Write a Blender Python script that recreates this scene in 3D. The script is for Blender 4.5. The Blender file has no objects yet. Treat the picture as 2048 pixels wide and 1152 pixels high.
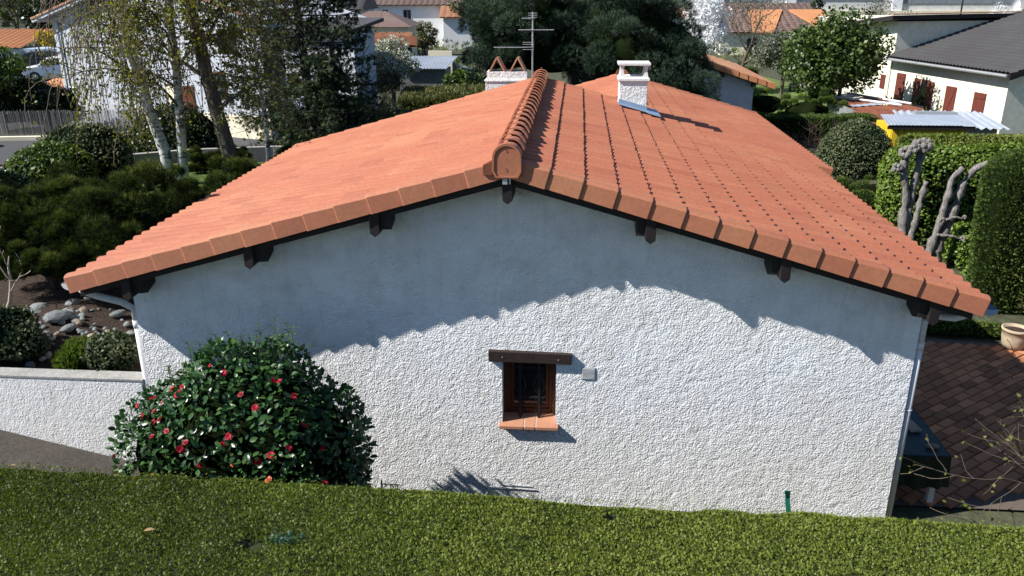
import bpy, math, random
import numpy as np
from math import sin, cos, pi, radians, sqrt
from mathutils import Vector, Matrix

S = bpy.context.scene
# ------------------------------------------------------------------ camera
cam = bpy.data.cameras.new('camera'); camo = bpy.data.objects.new('camera', cam)
S.collection.objects.link(camo); S.camera = camo
cam.sensor_width = 36; cam.lens = 28.65; cam.clip_start = .1; cam.clip_end = 2000
camo.location = (0, -8.65, 6.2)
camo.rotation_euler = (radians(90-20.5), radians(0.2), radians(4.47))
# ------------------------------------------------------------------ light
SUN = Vector((-3.1, -1.0, 2.75)).normalized()
W = bpy.data.worlds.new('World'); S.world = W; W.use_nodes = True
nt = W.node_tree; bg = nt.nodes['Background']
sky = nt.nodes.new('ShaderNodeTexSky'); sky.sky_type = 'NISHITA'; sky.sun_disc = False
sky.sun_elevation = math.asin(SUN.z); sky.sun_rotation = math.atan2(SUN.x, SUN.y)
sky.dust_density = .3; sky.ozone_density = 5.0
nt.links.new(sky.outputs[0], bg.inputs[0]); bg.inputs[1].default_value = 0.074
sl = bpy.data.lights.new('sun', 'SUN'); sl.energy = 5.0; sl.angle = radians(.5); sl.color = (1, .965, .91)
so = bpy.data.objects.new('sun', sl); S.collection.objects.link(so); so.location = (-20, -10, 30)
so.rotation_euler = SUN.to_track_quat('Z', 'Y').to_euler()
S.view_settings.view_transform = 'Standard'; S.view_settings.look = 'None'
S.view_settings.gamma = 1; S.view_settings.use_curve_mapping = False
S.view_settings.exposure = 0.9
S.render.engine = 'CYCLES'
S.cycles.max_bounces = 6; S.cycles.diffuse_bounces = 3; S.cycles.transparent_max_bounces = 6

RS = np.random.RandomState
# ------------------------------------------------------------------ objects
WL = {}
def finish(o, label=None, cat=None, group=None, kind=None):
    if label: o['label'] = label
    if cat: o['category'] = cat
    if group: o['group'] = group
    if kind: o['kind'] = kind
    return o
def thing(name, label, cat, loc=(0,0,0), rz=0, group=None):
    o = bpy.data.objects.new(name, None); S.collection.objects.link(o)
    o.location = loc; o.rotation_euler = (0,0,rz); o.empty_display_size = .2
    WL[o.name] = Vector(loc) if rz == 0 else Vector((0,0,0))
    return finish(o, label, cat, group)
def link(name, me, parent=None, mat=None):
    o = bpy.data.objects.new(name, me); S.collection.objects.link(o)
    if mat is not None and len(me.materials) == 0: me.materials.append(mat)
    if parent is not None:
        o.parent = parent; WL[o.name] = WL.get(parent.name, Vector((0,0,0)))
    else: WL[o.name] = Vector((0,0,0))
    return o
def npmesh(name, V, F, mat=None, parent=None, smooth=False, attr=None, loc=None):
    """V (n,3) world coordinates, F list of faces or int array (m,k)"""
    V = np.asarray(V, float)
    off = np.array(WL.get(parent.name, (0,0,0))) if parent is not None else (np.array(loc) if loc is not None else np.zeros(3))
    me = bpy.data.meshes.new(name)
    if isinstance(F, np.ndarray):
        m, k = F.shape
        me.vertices.add(len(V)); me.vertices.foreach_set('co', (V-off).ravel())
        me.loops.add(m*k); me.loops.foreach_set('vertex_index', F.ravel().astype(np.int32))
        me.polygons.add(m); me.polygons.foreach_set('loop_start', np.arange(0, m*k, k, dtype=np.int32))
        me.update(calc_edges=True)
    else:
        me.from_pydata((V-off).tolist(), [], F); me.update()
    if smooth: me.polygons.foreach_set('use_smooth', [True]*len(me.polygons))
    if attr is not None:
        a = me.attributes.new('rnd', 'FLOAT', 'POINT'); a.data.foreach_set('value', np.asarray(attr, np.float32))
    o = link(name, me, parent, mat)
    if parent is None and loc is not None:
        o.location = loc; WL[o.name] = Vector(loc)
    return o
class MB:
    def __init__(s): s.v = []; s.f = []
    def add(s, V, F):
        b = len(s.v); s.v += [tuple(p) for p in V]; s.f += [tuple(i+b for i in f) for f in F]; return s
    def box(s, c, d, rz=0, M=None):
        x, y, z = [k/2 for k in d]; P = [Vector((a*x, b*y, e*z)) for e in (-1,1) for b in (-1,1) for a in (-1,1)]
        R = M if M is not None else Matrix.Rotation(rz, 3, 'Z')
        return s.add([R@p+Vector(c) for p in P], [(0,2,3,1),(4,5,7,6),(0,1,5,4),(2,6,7,3),(0,4,6,2),(1,3,7,5)])
    def bb(s, a, b):
        return s.box([(a[i]+b[i])/2 for i in range(3)], [abs(b[i]-a[i]) for i in range(3)])
    def prism(s, poly, d):   # poly list of 3d points, extrude by vector d
        n = len(poly); P = [Vector(p) for p in poly]; D = Vector(d)
        nn = Vector((0,0,0))
        for i in range(n): nn += P[i].cross(P[(i+1) % n])
        if nn.dot(D) > 0: P = P[::-1]
        V = P+[p+D for p in P]
        return s.add(V, [tuple(range(n)), tuple(range(2*n-1, n-1, -1))]+[(i, i+n, (i+1) % n+n, (i+1) % n) for i in range(n)])
    def tube(s, path, rad, seg=6, cap=True, twist=0):
        P = [Vector(p) for p in path]; n = len(P)
        if not hasattr(rad, '__len__'): rad = [rad]*n
        V = []; ref = None
        for i in range(n):
            t = (P[min(i+1, n-1)]-P[max(i-1, 0)])
            t = t.normalized() if t.length > 1e-9 else Vector((0,0,1))
            if ref is None: ref = Vector((1,0,0)) if abs(t.x) < .8 else Vector((0,1,0))
            u = (ref-t*ref.dot(t)); u = u.normalized() if u.length > 1e-6 else t.orthogonal().normalized()
            ref = u; w = t.cross(u)
            for k in range(seg):
                a = 2*pi*k/seg+twist; V.append(P[i]+(u*cos(a)+w*sin(a))*rad[i])
        F = [(i*seg+k, i*seg+(k+1) % seg, (i+1)*seg+(k+1) % seg, (i+1)*seg+k) for i in range(n-1) for k in range(seg)]
        if cap: F += [tuple(range(seg-1, -1, -1)), tuple((n-1)*seg+k for k in range(seg))]
        return s.add(V, F)
    def lathe(s, c, prof, seg=20):  # prof (r,z)
        n = len(prof); V = [(c[0]+r*cos(2*pi*k/seg), c[1]+r*sin(2*pi*k/seg), c[2]+z) for r, z in prof for k in range(seg)]
        F = [(i*seg+k, i*seg+(k+1) % seg, (i+1)*seg+(k+1) % seg, (i+1)*seg+k) for i in range(n-1) for k in range(seg)]
        return s.add(V, F)
    def build(s, name, mat, parent=None, smooth=False, loc=None, bevel=0, **kw):
        if parent is None and loc is None:
            a = np.array(s.v); loc = ((a[:,0].min()+a[:,0].max())/2, (a[:,1].min()+a[:,1].max())/2, a[:,2].min())
        o = npmesh(name, s.v, s.f, mat, parent, smooth, loc=loc)
        if bevel:
            m = o.modifiers.new('b', 'BEVEL'); m.width = bevel; m.segments = 2; m.limit_method = 'ANGLE'
        return finish(o, **kw) if kw else o

# ------------------------------------------------------------------ materials
def newmat(name):
    m = bpy.data.materials.new(name); m.use_nodes = True
    n = m.node_tree; return m, n, n.nodes['Principled BSDF']
def ramp(n, stops):
    r = n.nodes.new('ShaderNodeValToRGB'); e = r.color_ramp.elements
    while len(e) < len(stops): e.new(.5)
    for i, (p, c) in enumerate(stops): e[i].position = p; e[i].color = (*c, 1)
    return r
def noise(n, scale, detail=4, rough=.6, coord='Object', vec=None):
    t = n.nodes.new('ShaderNodeTexNoise'); t.inputs['Scale'].default_value = scale
    t.inputs['Detail'].default_value = detail; t.inputs['Roughness'].default_value = rough
    if vec is None:
        c = n.nodes.new('ShaderNodeTexCoord'); vec = c.outputs[coord]
    n.links.new(vec, t.inputs['Vector']); return t
def mathn(n, op, a, b=None, c=None):
    m = n.nodes.new('ShaderNodeMath'); m.operation = op
    for i, x in enumerate((a, b, c)):
        if x is None: continue
        if isinstance(x, (int, float)): m.inputs[i].default_value = x
        else: n.links.new(x, m.inputs[i])
    return m.outputs[0]
def mixc(n, f, a, b, mode='MIX'):
    m = n.nodes.new('ShaderNodeMix'); m.data_type = 'RGBA'; m.blend_type = mode
    for k, x in ((0, f), (6, a), (7, b)):
        if isinstance(x, (int, float)): m.inputs[k].default_value = x
        elif isinstance(x, tuple): m.inputs[k].default_value = (*x, 1)
        else: n.links.new(x, m.inputs[k])
    return m.outputs[2]
def randid(n, islands=True):
    oi = n.nodes.new('ShaderNodeObjectInfo'); v = oi.outputs['Random']
    if islands:
        g = n.nodes.new('ShaderNodeNewGeometry')
        v = mathn(n, 'FRACT', mathn(n, 'ADD', v, g.outputs['Random Per Island']))
    return v
def bump(n, b, h, strength=.4, dist=.02):
    u = n.nodes.new('ShaderNodeBump'); u.inputs['Strength'].default_value = strength; u.inputs['Distance'].default_value = dist
    n.links.new(h, u.inputs['Height']); n.links.new(u.outputs[0], b.inputs['Normal'])
def surf(name, c1, c2=None, scale=6, rough=.8, bs=.0, bscale=40, metal=0, bdist=.01, var=0, coord='Object', spec=.3, fine=.12):
    m, n, b = newmat(name); b.inputs['Roughness'].default_value = rough; b.inputs['Metallic'].default_value = metal
    b.inputs['Specular IOR Level'].default_value = spec
    if c2 is None: c2 = tuple(x*.75 for x in c1)
    t = noise(n, scale, 6, .65, coord); r = ramp(n, [(.3, c1), (.7, c2)]); n.links.new(t.outputs['Fac'], r.inputs[0]); col = r.outputs[0]
    if fine:
        t3 = noise(n, scale*9, 3, .7, coord)
        r3 = ramp(n, [(.3, (1-fine,)*3), (.7, (1+fine,)*3)]); n.links.new(t3.outputs['Fac'], r3.inputs[0]); col = mixc(n, 1., col, r3.outputs[0], 'MULTIPLY')
    if var:
        v = randid(n); mr = n.nodes.new('ShaderNodeMapRange'); n.links.new(v, mr.inputs[0]); mr.inputs[3].default_value = 1-var; mr.inputs[4].default_value = 1+var
        hs = n.nodes.new('ShaderNodeHueSaturation'); n.links.new(mr.outputs[0], hs.inputs['Value']); n.links.new(col, hs.inputs['Color']); col = hs.outputs[0]
    n.links.new(col, b.inputs['Base Color'])
    if bs:
        t2 = noise(n, bscale, 5, .6, coord); bump(n, b, t2.outputs['Fac'], bs, bdist)
    return m
def foliage(name, cols, rough=.5, spec=.4, trans=.25, patch=.0, pscale=.8):
    """cols dark..light driven by the per-leaf value"""
    m, n, b = newmat(name)
    a = n.nodes.new('ShaderNodeAttribute'); a.attribute_name = 'rnd'
    r = ramp(n, [(i/(len(cols)-1), c) for i, c in enumerate(cols)])
    f = a.outputs['Fac']
    if patch:
        t = noise(n, pscale, 3, .5); f = mathn(n, 'ADD', f, mathn(n, 'MULTIPLY', mathn(n, 'SUBTRACT', t.outputs['Fac'], .5), patch))
    n.links.new(f, r.inputs[0]); n.links.new(r.outputs[0], b.inputs['Base Color'])
    b.inputs['Roughness'].default_value = rough; b.inputs['Specular IOR Level'].default_value = spec
    if trans:
        tr = n.nodes.new('ShaderNodeBsdfTranslucent'); hs = n.nodes.new('ShaderNodeHueSaturation')
        hs.inputs['Value'].default_value = 1.5; hs.inputs['Saturation'].default_value = 1.15; n.links.new(r.outputs[0], hs.inputs['Color']); n.links.new(hs.outputs[0], tr.inputs[0])
        mx = n.nodes.new('ShaderNodeMixShader'); mx.inputs[0].default_value = trans
        n.links.new(b.outputs[0], mx.inputs[1]); n.links.new(tr.outputs[0], mx.inputs[2])
        n.links.new(mx.outputs[0], n.nodes['Material Output'].inputs[0])
    return m

M = {}
# stucco: coarse thrown render
def stucco(name, col, sc=46., strength=.75, dist=.012):
    m, n, b = newmat(name); b.inputs['Roughness'].default_value = .92; b.inputs['Specular IOR Level'].default_value = .15
    tc = n.nodes.new('ShaderNodeTexCoord')
    w = noise(n, 7, 2, .5); mp = mixc(n, .035, tc.outputs['Object'], w.outputs['Color'], 'ADD')
    t1 = noise(n, sc, 3, .55, vec=mp); t2 = noise(n, sc*.22, 3, .6)
    vo = n.nodes.new('ShaderNodeTexVoronoi'); vo.feature = 'SMOOTH_F1'; vo.inputs['Scale'].default_value = sc*.85; n.links.new(mp, vo.inputs['Vector'])
    h = mathn(n, 'ADD', mathn(n, 'MULTIPLY', t1.outputs['Fac'], 1.3), mathn(n, 'MULTIPLY', vo.outputs['Distance'], -.7))
    h = mathn(n, 'MULTIPLY', h, mathn(n, 'MULTIPLY_ADD', noise(n, 3.2, 3, .6).outputs['Fac'], 2.0, -.05)); h = mathn(n, 'ADD', h, mathn(n, 'MULTIPLY', t2.outputs['Fac'], 1.5))
    bump(n, b, h, strength, dist)
    d1 = noise(n, .9, 5, .7); r = ramp(n, [(.35, col), (.75, tuple(c*k for c, k in zip(col, (.93, .91, .87))))]); n.links.new(d1.outputs['Fac'], r.inputs[0])
    # blotchy weather staining
    d2 = noise(n, 5, 5, .75); r2 = ramp(n, [(.5, (1,1,1)), (.78, (.86,.85,.83))]); n.links.new(d2.outputs['Fac'], r2.inputs[0])
    cc_ = mixc(n, 1., r.outputs[0], r2.outputs[0], 'MULTIPLY')
    mp2 = n.nodes.new('ShaderNodeMapping'); n.links.new(tc.outputs['Object'], mp2.inputs[0]); mp2.inputs['Scale'].default_value = (3.2, 3.2, .35)
    d3 = noise(n, 2.2, 5, .65, vec=mp2.outputs[0]); r4 = ramp(n, [(.50, (1,1,1)), (.74, (.89,.88,.85))]); n.links.new(d3.outputs['Fac'], r4.inputs[0])
    n.links.new(mixc(n, 1., cc_, r4.outputs[0], 'MULTIPLY'), b.inputs['Base Color'])
    return m
M['stucco'] = stucco('white_stucco', (.755, .762, .772), 58, 1.0, .015)
M['stucco_low'] = stucco('white_stucco_low', (.76, .765, .77), 48, .6, .010)
M['plaster'] = surf('plaster', (.47,.49,.535), (.40,.42,.46), .7, .9, .2, 30)
M['cream'] = surf('cream_render', (.68,.65,.53), (.62,.59,.47), .5, .9, .1, 20)
M['creamwall'] = surf('cream_wall', (.72,.66,.50), (.62,.56,.42), 1.2, .9)
# tiles
def tilemat(name, base, alt, dark, lichen=.0):
    m, n, b = newmat(name); b.inputs['Roughness'].default_value = .78; b.inputs['Specular IOR Level'].default_value = .6
    v = randid(n); r = ramp(n, [(0, base), (.45, tuple(x*1.05 for x in base)), (.75, alt), (1, dark)]); n.links.new(v, r.inputs[0])
    tc = n.nodes.new('ShaderNodeTexCoord'); 
    g = n.nodes.new('ShaderNodeNewGeometry')
    t = noise(n, .55, 4, .6, vec=g.outputs['Position']); r2 = ramp(n, [(.38, (.95,.93,.93)), (.50, (1.,1.,1.)), (.68, (1.08,1.24,1.20))]); n.links.new(t.outputs['Fac'], r2.inputs[0])
    c = mixc(n, 1., r.outputs[0], r2.outputs[0], 'MULTIPLY')
    t2 = noise(n, 28, 5, .7, vec=g.outputs['Position']); r3 = ramp(n, [(.28, (.80,.80,.80)), (.72, (1.13,1.13,1.13))]); n.links.new(t2.outputs['Fac'], r3.inputs[0])
    c = mixc(n, 1., c, r3.outputs[0], 'MULTIPLY'); n.links.new(c, b.inputs['Base Color'])
    t3 = noise(n, 90, 3, .6, vec=g.outputs['Position']); bump(n, b, t3.outputs['Fac'], .25, .004)
    return m
M['tile'] = tilemat('terracotta', (.345,.109,.053), (.37,.130,.066), (.31,.092,.045))
M['tile_verge'] = tilemat('terracotta_verge', (.33,.112,.055), (.35,.128,.062), (.30,.098,.048))
M['tile_ridge'] = tilemat('terracotta_ridge', (.37,.135,.072), (.40,.16,.088), (.31,.105,.058))
M['tile_old'] = tilemat('old_terracotta', (.36,.17,.09), (.42,.22,.12), (.22,.12,.08))
M['tile_orange'] = tilemat('orange_terracotta', (.44,.17,.07), (.47,.20,.08), (.38,.14,.06))
M['sill'] = surf('sill_terracotta', (.42,.20,.12), (.36,.165,.10), 12, .8)
M['tile_brown'] = tilemat('brown_tile', (.13,.08,.065), (.17,.10,.08), (.09,.06,.05))
M['tile_dark'] = tilemat('dark_tile', (.045,.042,.045), (.06,.055,.055), (.035,.032,.035))
M['wood'] = surf('dark_wood', (.012,.009,.009), (.018,.014,.013), 9, .65, .3, 60)
M['beam'] = surf('dark_beam', (.020,.013,.011), (.032,.02,.016), 7, .7, .6, 30, bdist=.006)
M['wood_red'] = surf('varnished_wood', (.13,.042,.018), (.085,.028,.012), 12, .45)
M['shutter'] = surf('shutter_paint', (.13,.035,.025), (.10,.028,.02), 5, .5)
M['pvc'] = surf('white_pvc', (.62,.62,.63), (.52,.52,.53), 3, .5)
M['zinc'] = surf('zinc', (.40,.46,.52), (.32,.38,.45), 6, .4, metal=.6)
M['lead'] = surf('lead_flashing', (.30,.38,.50), (.24,.31,.42), 9, .45, .2, 30, metal=.3)
M['iron'] = surf('black_iron', (.012,.012,.013), (.02,.02,.02), 20, .5)
M['galv'] = surf('galvanised', (.42,.43,.44), (.34,.35,.36), 8, .45, metal=.5)
M['glass'] = surf('dark_glass', (.01,.012,.014), (.015,.017,.02), 2, .08, spec=.6, fine=0)
M['mortar'] = surf('mortar', (.42,.36,.28), (.34,.29,.23), 20, .95, .4, 60)
M['chimney'] = stucco('chimney_render', (.70,.70,.69), 34, .9, .012)
M['concrete'] = surf('cast_concrete', (.66,.65,.63), (.55,.54,.52), 6, .85, .3, 40)
M['vent'] = surf('vent_plastic', (.34,.35,.35), (.27,.28,.28), 5, .6)
M['asphalt'] = surf('asphalt', (.052,.053,.056), (.066,.066,.068), 1.2, .95, .4, 60)
M['path'] = surf('old_concrete_path', (.085,.072,.060), (.055,.048,.042), 2.2, .95, .5, 40, fine=.3)
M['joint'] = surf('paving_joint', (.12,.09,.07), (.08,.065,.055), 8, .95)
M['coping'] = surf('weathered_coping', (.34,.33,.31), (.22,.215,.20), 3, .95, .4, 40, fine=.25)
M['soil'] = surf('bark_mulch', (.058,.036,.025), (.026,.017,.012), 4, .98, .9, 25, bdist=.05, fine=.5)
M['earth'] = surf('garden_ground', (.045,.055,.025), (.07,.065,.04), .5, .98, .6, 6, bdist=.08, fine=.4)
M['lawn'] = surf('lawn', (.085,.13,.025), (.11,.155,.035), 1.5, .95, .8, 30, bdist=.04, fine=.25)
M['stone'] = surf('grey_stone', (.21,.225,.22), (.13,.14,.14), 5, .85, .6, 14, var=.3)
M['stone_warm'] = surf('warm_stone', (.34,.27,.20), (.22,.18,.14), 5, .85, .5, 14, var=.35)
M['bark_birch'] = None
M['rust'] = surf('rusted_sheet', (.24,.075,.035), (.13,.045,.028), 1.6, .85, fine=.2)
M['tin'] = surf('pale_tin', (.40,.44,.49), (.30,.33,.38), 1.2, .5, metal=.2)
M['yellow'] = surf('yellow_paint', (.62,.44,.03), (.50,.34,.02), 3, .6)
M['tarp'] = surf('dark_green_cloth', (.013,.030,.035), (.02,.042,.048), 2, .55, .5, 8, bdist=.02)
M['tarpdrop'] = surf('green_cloth', (.010,.017,.009), (.016,.024,.011), 2, .8, .5, 8, bdist=.02)
M['whitepaint'] = surf('white_paint', (.72,.72,.72), (.66,.66,.66), 4, .6)
M['pot'] = surf('stone_pot', (.42,.33,.22), (.30,.24,.17), 9, .9, .6, 40)
M['paver'] = surf('paver', (.40,.165,.075), (.30,.125,.062), 3, .85, .3, 60, var=.38)
M['carwhite'] = surf('car_white', (.75,.76,.78), (.74,.75,.77), 1, .25, spec=.5, fine=0)
M['cardark'] = surf('car_dark', (.02,.022,.03), (.022,.024,.032), 1, .25, spec=.5, fine=0)
M['carblue'] = surf('car_blue', (.05,.07,.09), (.05,.07,.09), 1, .3, spec=.5, fine=0)
M['tyre'] = surf('tyre', (.02,.02,.02), (.015,.015,.015), 5, .8)
M['plastic_lamp'] = surf('lamp_glass', (.6,.62,.66), (.55,.57,.6), 5, .2, fine=0)
M['bluesheet'] = surf('pale_blue_sheeting', (.42,.50,.60), (.33,.42,.52), .5, .5)
M['greenstake'] = surf('green_plastic', (.02,.16,.10), (.015,.13,.08), 8, .5)
M['industry'] = surf('industrial_cladding', (.52,.52,.50), (.46,.46,.45), .3, .7)
M['indwin'] = surf('industrial_glazing', (.16,.18,.20), (.22,.24,.26), .25, .2, spec=.5)
M['black'] = surf('black_plastic', (.02,.02,.022), (.03,.03,.03), 5, .5)
# bark
def bark(name, c1, c2, white=False, sc=9):
    m, n, b = newmat(name); b.inputs['Roughness'].default_value = .9
    tc = n.nodes.new('ShaderNodeTexCoord'); mp = n.nodes.new('ShaderNodeMapping'); n.links.new(tc.outputs['Object'], mp.inputs[0])
    mp.inputs['Scale'].default_value = (1,1,2.2) if white else (2.2,2.2,.5)
    t = noise(n, sc, 5, .7, vec=mp.outputs[0]); r = ramp(n, [(.40 if white else .35, c1), (.52 if white else .65, c2)]); n.links.new(t.outputs['Fac'], r.inputs[0])
    n.links.new(r.outputs[0], b.inputs['Base Color']); bump(n, b, t.outputs['Fac'], .8, .02); return m
M['bark_birch'] = bark('birch_bark', (.05,.045,.04), (.50,.50,.47), True, 4)
M['bark'] = bark('brown_bark', (.035,.028,.02), (.12,.095,.07))
M['bark_pale'] = bark('lichen_bark', (.06,.05,.045), (.25,.235,.215), sc=14)
M['bark_dark'] = bark('dark_bark', (.022,.017,.014), (.055,.042,.034))
M['twig'] = surf('twig', (.14,.11,.085), (.09,.07,.055), 9, .9)
M['twig_red'] = surf('red_twig', (.20,.07,.075), (.14,.05,.055), 9, .9)
M['twig_white'] = surf('bleached_branch', (.42,.37,.30), (.30,.26,.21), 12, .9)

M['L_hedge'] = foliage('hedge_leaf', [(.022,.030,.007), (.074,.102,.016), (.138,.180,.026), (.20,.245,.040), (.20,.16,.05)], .55, .3, .25, .55, .9)
M['L_camellia'] = foliage('camellia_leaf', [(.008,.026,.009), (.020,.058,.016), (.040,.095,.024), (.075,.13,.030)], .34, .36, .12)
M['L_mugo'] = foliage('mugo_needle', [(.006,.012,.004), (.020,.034,.008), (.050,.070,.014), (.115,.135,.030)], .7, .08, .2)
M['L_spruce'] = foliage('spruce_needle', [(.010,.018,.010), (.022,.036,.018), (.045,.065,.035), (.045,.055,.015)], .7, .1, .1)
M['L_pine'] = foliage('pine_needle', [(.010,.022,.014), (.022,.042,.022), (.045,.078,.042), (.075,.115,.065)], .55, .3, .15)
M['L_birch'] = foliage('birch_leaf', [(.06,.075,.012), (.11,.125,.018), (.17,.18,.03), (.12,.10,.04)], .5, .3, .35)
M['L_laurel'] = foliage('laurel_leaf', [(.04,.075,.012), (.085,.14,.02), (.14,.20,.03), (.20,.26,.05)], .5, .3, .3)
M['L_ball'] = foliage('variegated_leaf', [(.02,.035,.015), (.045,.065,.028), (.085,.105,.048), (.14,.155,.08)], .6, .2, .15)
M['L_green'] = foliage('bright_leaf', [(.03,.055,.01), (.06,.095,.015), (.10,.145,.025)], .5, .3, .25)
M['L_dark'] = foliage('dark_leaf', [(.008,.018,.007), (.016,.030,.010), (.03,.05,.016)], .4, .4, .1)
M['L_magnolia'] = foliage('magnolia_leaf', [(.015,.035,.008), (.035,.065,.012), (.07,.11,.02), (.11,.13,.04)], .45, .3, .2)
M['L_yew'] = foliage('yew_leaf', [(.016,.034,.007), (.042,.072,.013), (.075,.115,.020), (.11,.15,.028)], .55, .3, .2, .6, .7)
M['L_olive'] = foliage('olive_leaf', [(.06,.07,.045), (.10,.115,.075), (.16,.17,.12)], .5, .4, .15)
M['L_mixed'] = foliage('mixed_leaf', [(.03,.05,.015), (.07,.09,.025), (.14,.14,.05), (.16,.12,.06)], .5, .3, .2, .6, .4)
M['L_yellow'] = foliage('yellow_leaf', [(.22,.16,.01), (.40,.28,.01), (.5,.38,.03)], .5, .3, .3)
M['L_white'] = foliage('white_petal', [(.45,.46,.46), (.62,.63,.64), (.72,.72,.73)], .6, .2, .3)
M['L_blossom'] = foliage('blossom_leaf', [(.07,.10,.03), (.13,.17,.06), (.50,.52,.46), (.62,.62,.58)], .5, .3, .25)
M['L_grass'] = foliage('grass_blade', [(.05,.085,.015), (.09,.13,.025), (.13,.17,.04)], .6, .2, .3)
M['petal'] = foliage('camellia_petal', [(.26,.006,.014), (.40,.010,.030), (.50,.035,.055), (.42,.08,.02)], .5, .3, .25)
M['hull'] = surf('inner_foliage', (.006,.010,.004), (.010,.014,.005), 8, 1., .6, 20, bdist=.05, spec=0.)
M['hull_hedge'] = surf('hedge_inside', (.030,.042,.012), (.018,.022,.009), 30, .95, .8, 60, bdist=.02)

# ------------------------------------------------------------------ leaf tools
T_DIAM = (np.array([(0,0,0),(.22,.5,.04),(0,1,0),(-.22,.5,.04)], float), np.array([(0,1,2,3)]))
T_WIDE = (np.array([(0,0,0),(.36,.5,.08),(0,1,-.05),(-.36,.5,.08)], float), np.array([(0,1,2,3)]))
T_CAM = (np.array([(0,0,0),(.22,.25,.05),(.27,.6,.04),(0,1,-.10),(-.27,.6,.04),(-.22,.25,.05),(0,.3,0),(0,.65,-.02)], float),
         np.array([(0,1,6),(1,2,7),(1,7,6),(2,3,7),(0,6,5),(6,7,5),(7,4,5),(7,3,4)]))
T_LEAF = T_CAM
def fan(k, spread, w, seed=0, curl=.1):
    r = RS(seed); V = []; F = []
    for i in range(k):
        a = (i/(k-1)-.5)*2*spread if k > 1 else 0; l = 1-.25*abs(a)/max(spread, .01)+r.uniform(-.1,.1)
        d = np.array([sin(a), cos(a), r.uniform(-curl, curl)]); s = np.array([cos(a), -sin(a), 0])*w
        b = len(V); V += [np.zeros(3), d*l*.5+s, d*l, d*l*.5-s]; F.append((b, b+1, b+2, b+3))
    return np.array(V), np.array(F)
def tuft(k, spread, w, seed=0):
    r = RS(seed); V = []; F = []
    for i in range(k):
        ph = 2*pi*i/k+r.uniform(-.3,.3); th = spread*(.35+.65*r.rand())
        d = np.array([sin(th)*cos(ph), cos(th), sin(th)*sin(ph)]); l = .75+.25*r.rand()
        s = np.cross(d, [cos(ph*1.7), .3, sin(ph*2.3)]); s = s/np.linalg.norm(s)*w
        b = len(V); V += [-s*.4, s*.4, d*l]; F.append((b, b+1, b+2))
    return np.array(V), np.array(F)
T_FAN = fan(4, .75, .09, 1)
T_FAN3 = fan(3, .6, .11, 2)
T_TUFT = tuft(8, 1.1, .09, 3)
T_TUFT6 = tuft(6, 1.25, .15, 4)
T_HANG = fan(3, .35, .10, 5)
def unit(a): return a/np.maximum(np.linalg.norm(a, axis=-1, keepdims=True), 1e-9)
def leaves(name, P, D, s, tmpl, mat, parent=None, rs=None, N=None, rnd=None, kind=None, smooth=False, loc=None):
    rs = rs or RS(1); n = len(P); P = np.asarray(P, float)
    D = unit(np.asarray(D, float)); s = np.broadcast_to(np.asarray(s, float), (n,)).reshape(-1,1,1)
    if N is None: N = rs.normal(size=(n,3))
    X = unit(np.cross(D, N)); Z = np.cross(X, D)
    tv, tf = tmpl
    V = P[:,None,:]+s*(tv[None,:,0:1]*X[:,None,:]+tv[None,:,1:2]*D[:,None,:]+tv[None,:,2:3]*Z[:,None,:])
    k = len(tv); F = (tf[None]+(np.arange(n)*k)[:,None,None]).reshape(-1, tf.shape[1])
    if rnd is None: rnd = rs.rand(n)
    o = npmesh(name, V.reshape(-1,3), F, mat, parent, smooth, np.repeat(rnd, k), loc=loc)
    if kind or parent is not None: o['kind'] = kind or 'stuff'
    return o
def lump(d, seed, amp=.15, k=7, f=3.):
    r = RS(seed); v = np.zeros(len(d))
    for i in range(k):
        w = r.normal(size=3)*f; v += np.sin(d@w+r.uniform(0, 6.3))
    return 1+amp*v/sqrt(k)*1.4
def sphere_dirs(n, rs, zmin=-1.):
    z = rs.uniform(zmin, 1, n); a = rs.uniform(0, 2*pi, n); q = np.sqrt(1-z*z)
    return np.stack([q*cos_(a), q*sin_(a), z], 1)
cos_ = np.cos; sin_ = np.sin
def hull_ball(name, c, r, seed, amp, mat, parent, f=3., k=.9, zmin=-1.):
    nu, nv = 28, 16; V = []; 
    for j in range(nv+1):
        z = zmin+(1-zmin)*j/nv; z = max(-1, min(1, z)); q = sqrt(max(0, 1-z*z))
        for i in range(nu): V.append((q*cos(2*pi*i/nu), q*sin(2*pi*i/nu), z))
    V = np.array(V); V = np.array(c)+V*np.array(r)*k*lump(V, seed, amp, f=f)[:,None]
    F = [(j*nu+i, j*nu+(i+1) % nu, (j+1)*nu+(i+1) % nu, (j+1)*nu+i) for j in range(nv) for i in range(nu)]
    return npmesh(name, V, F, mat, parent, True)
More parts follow.
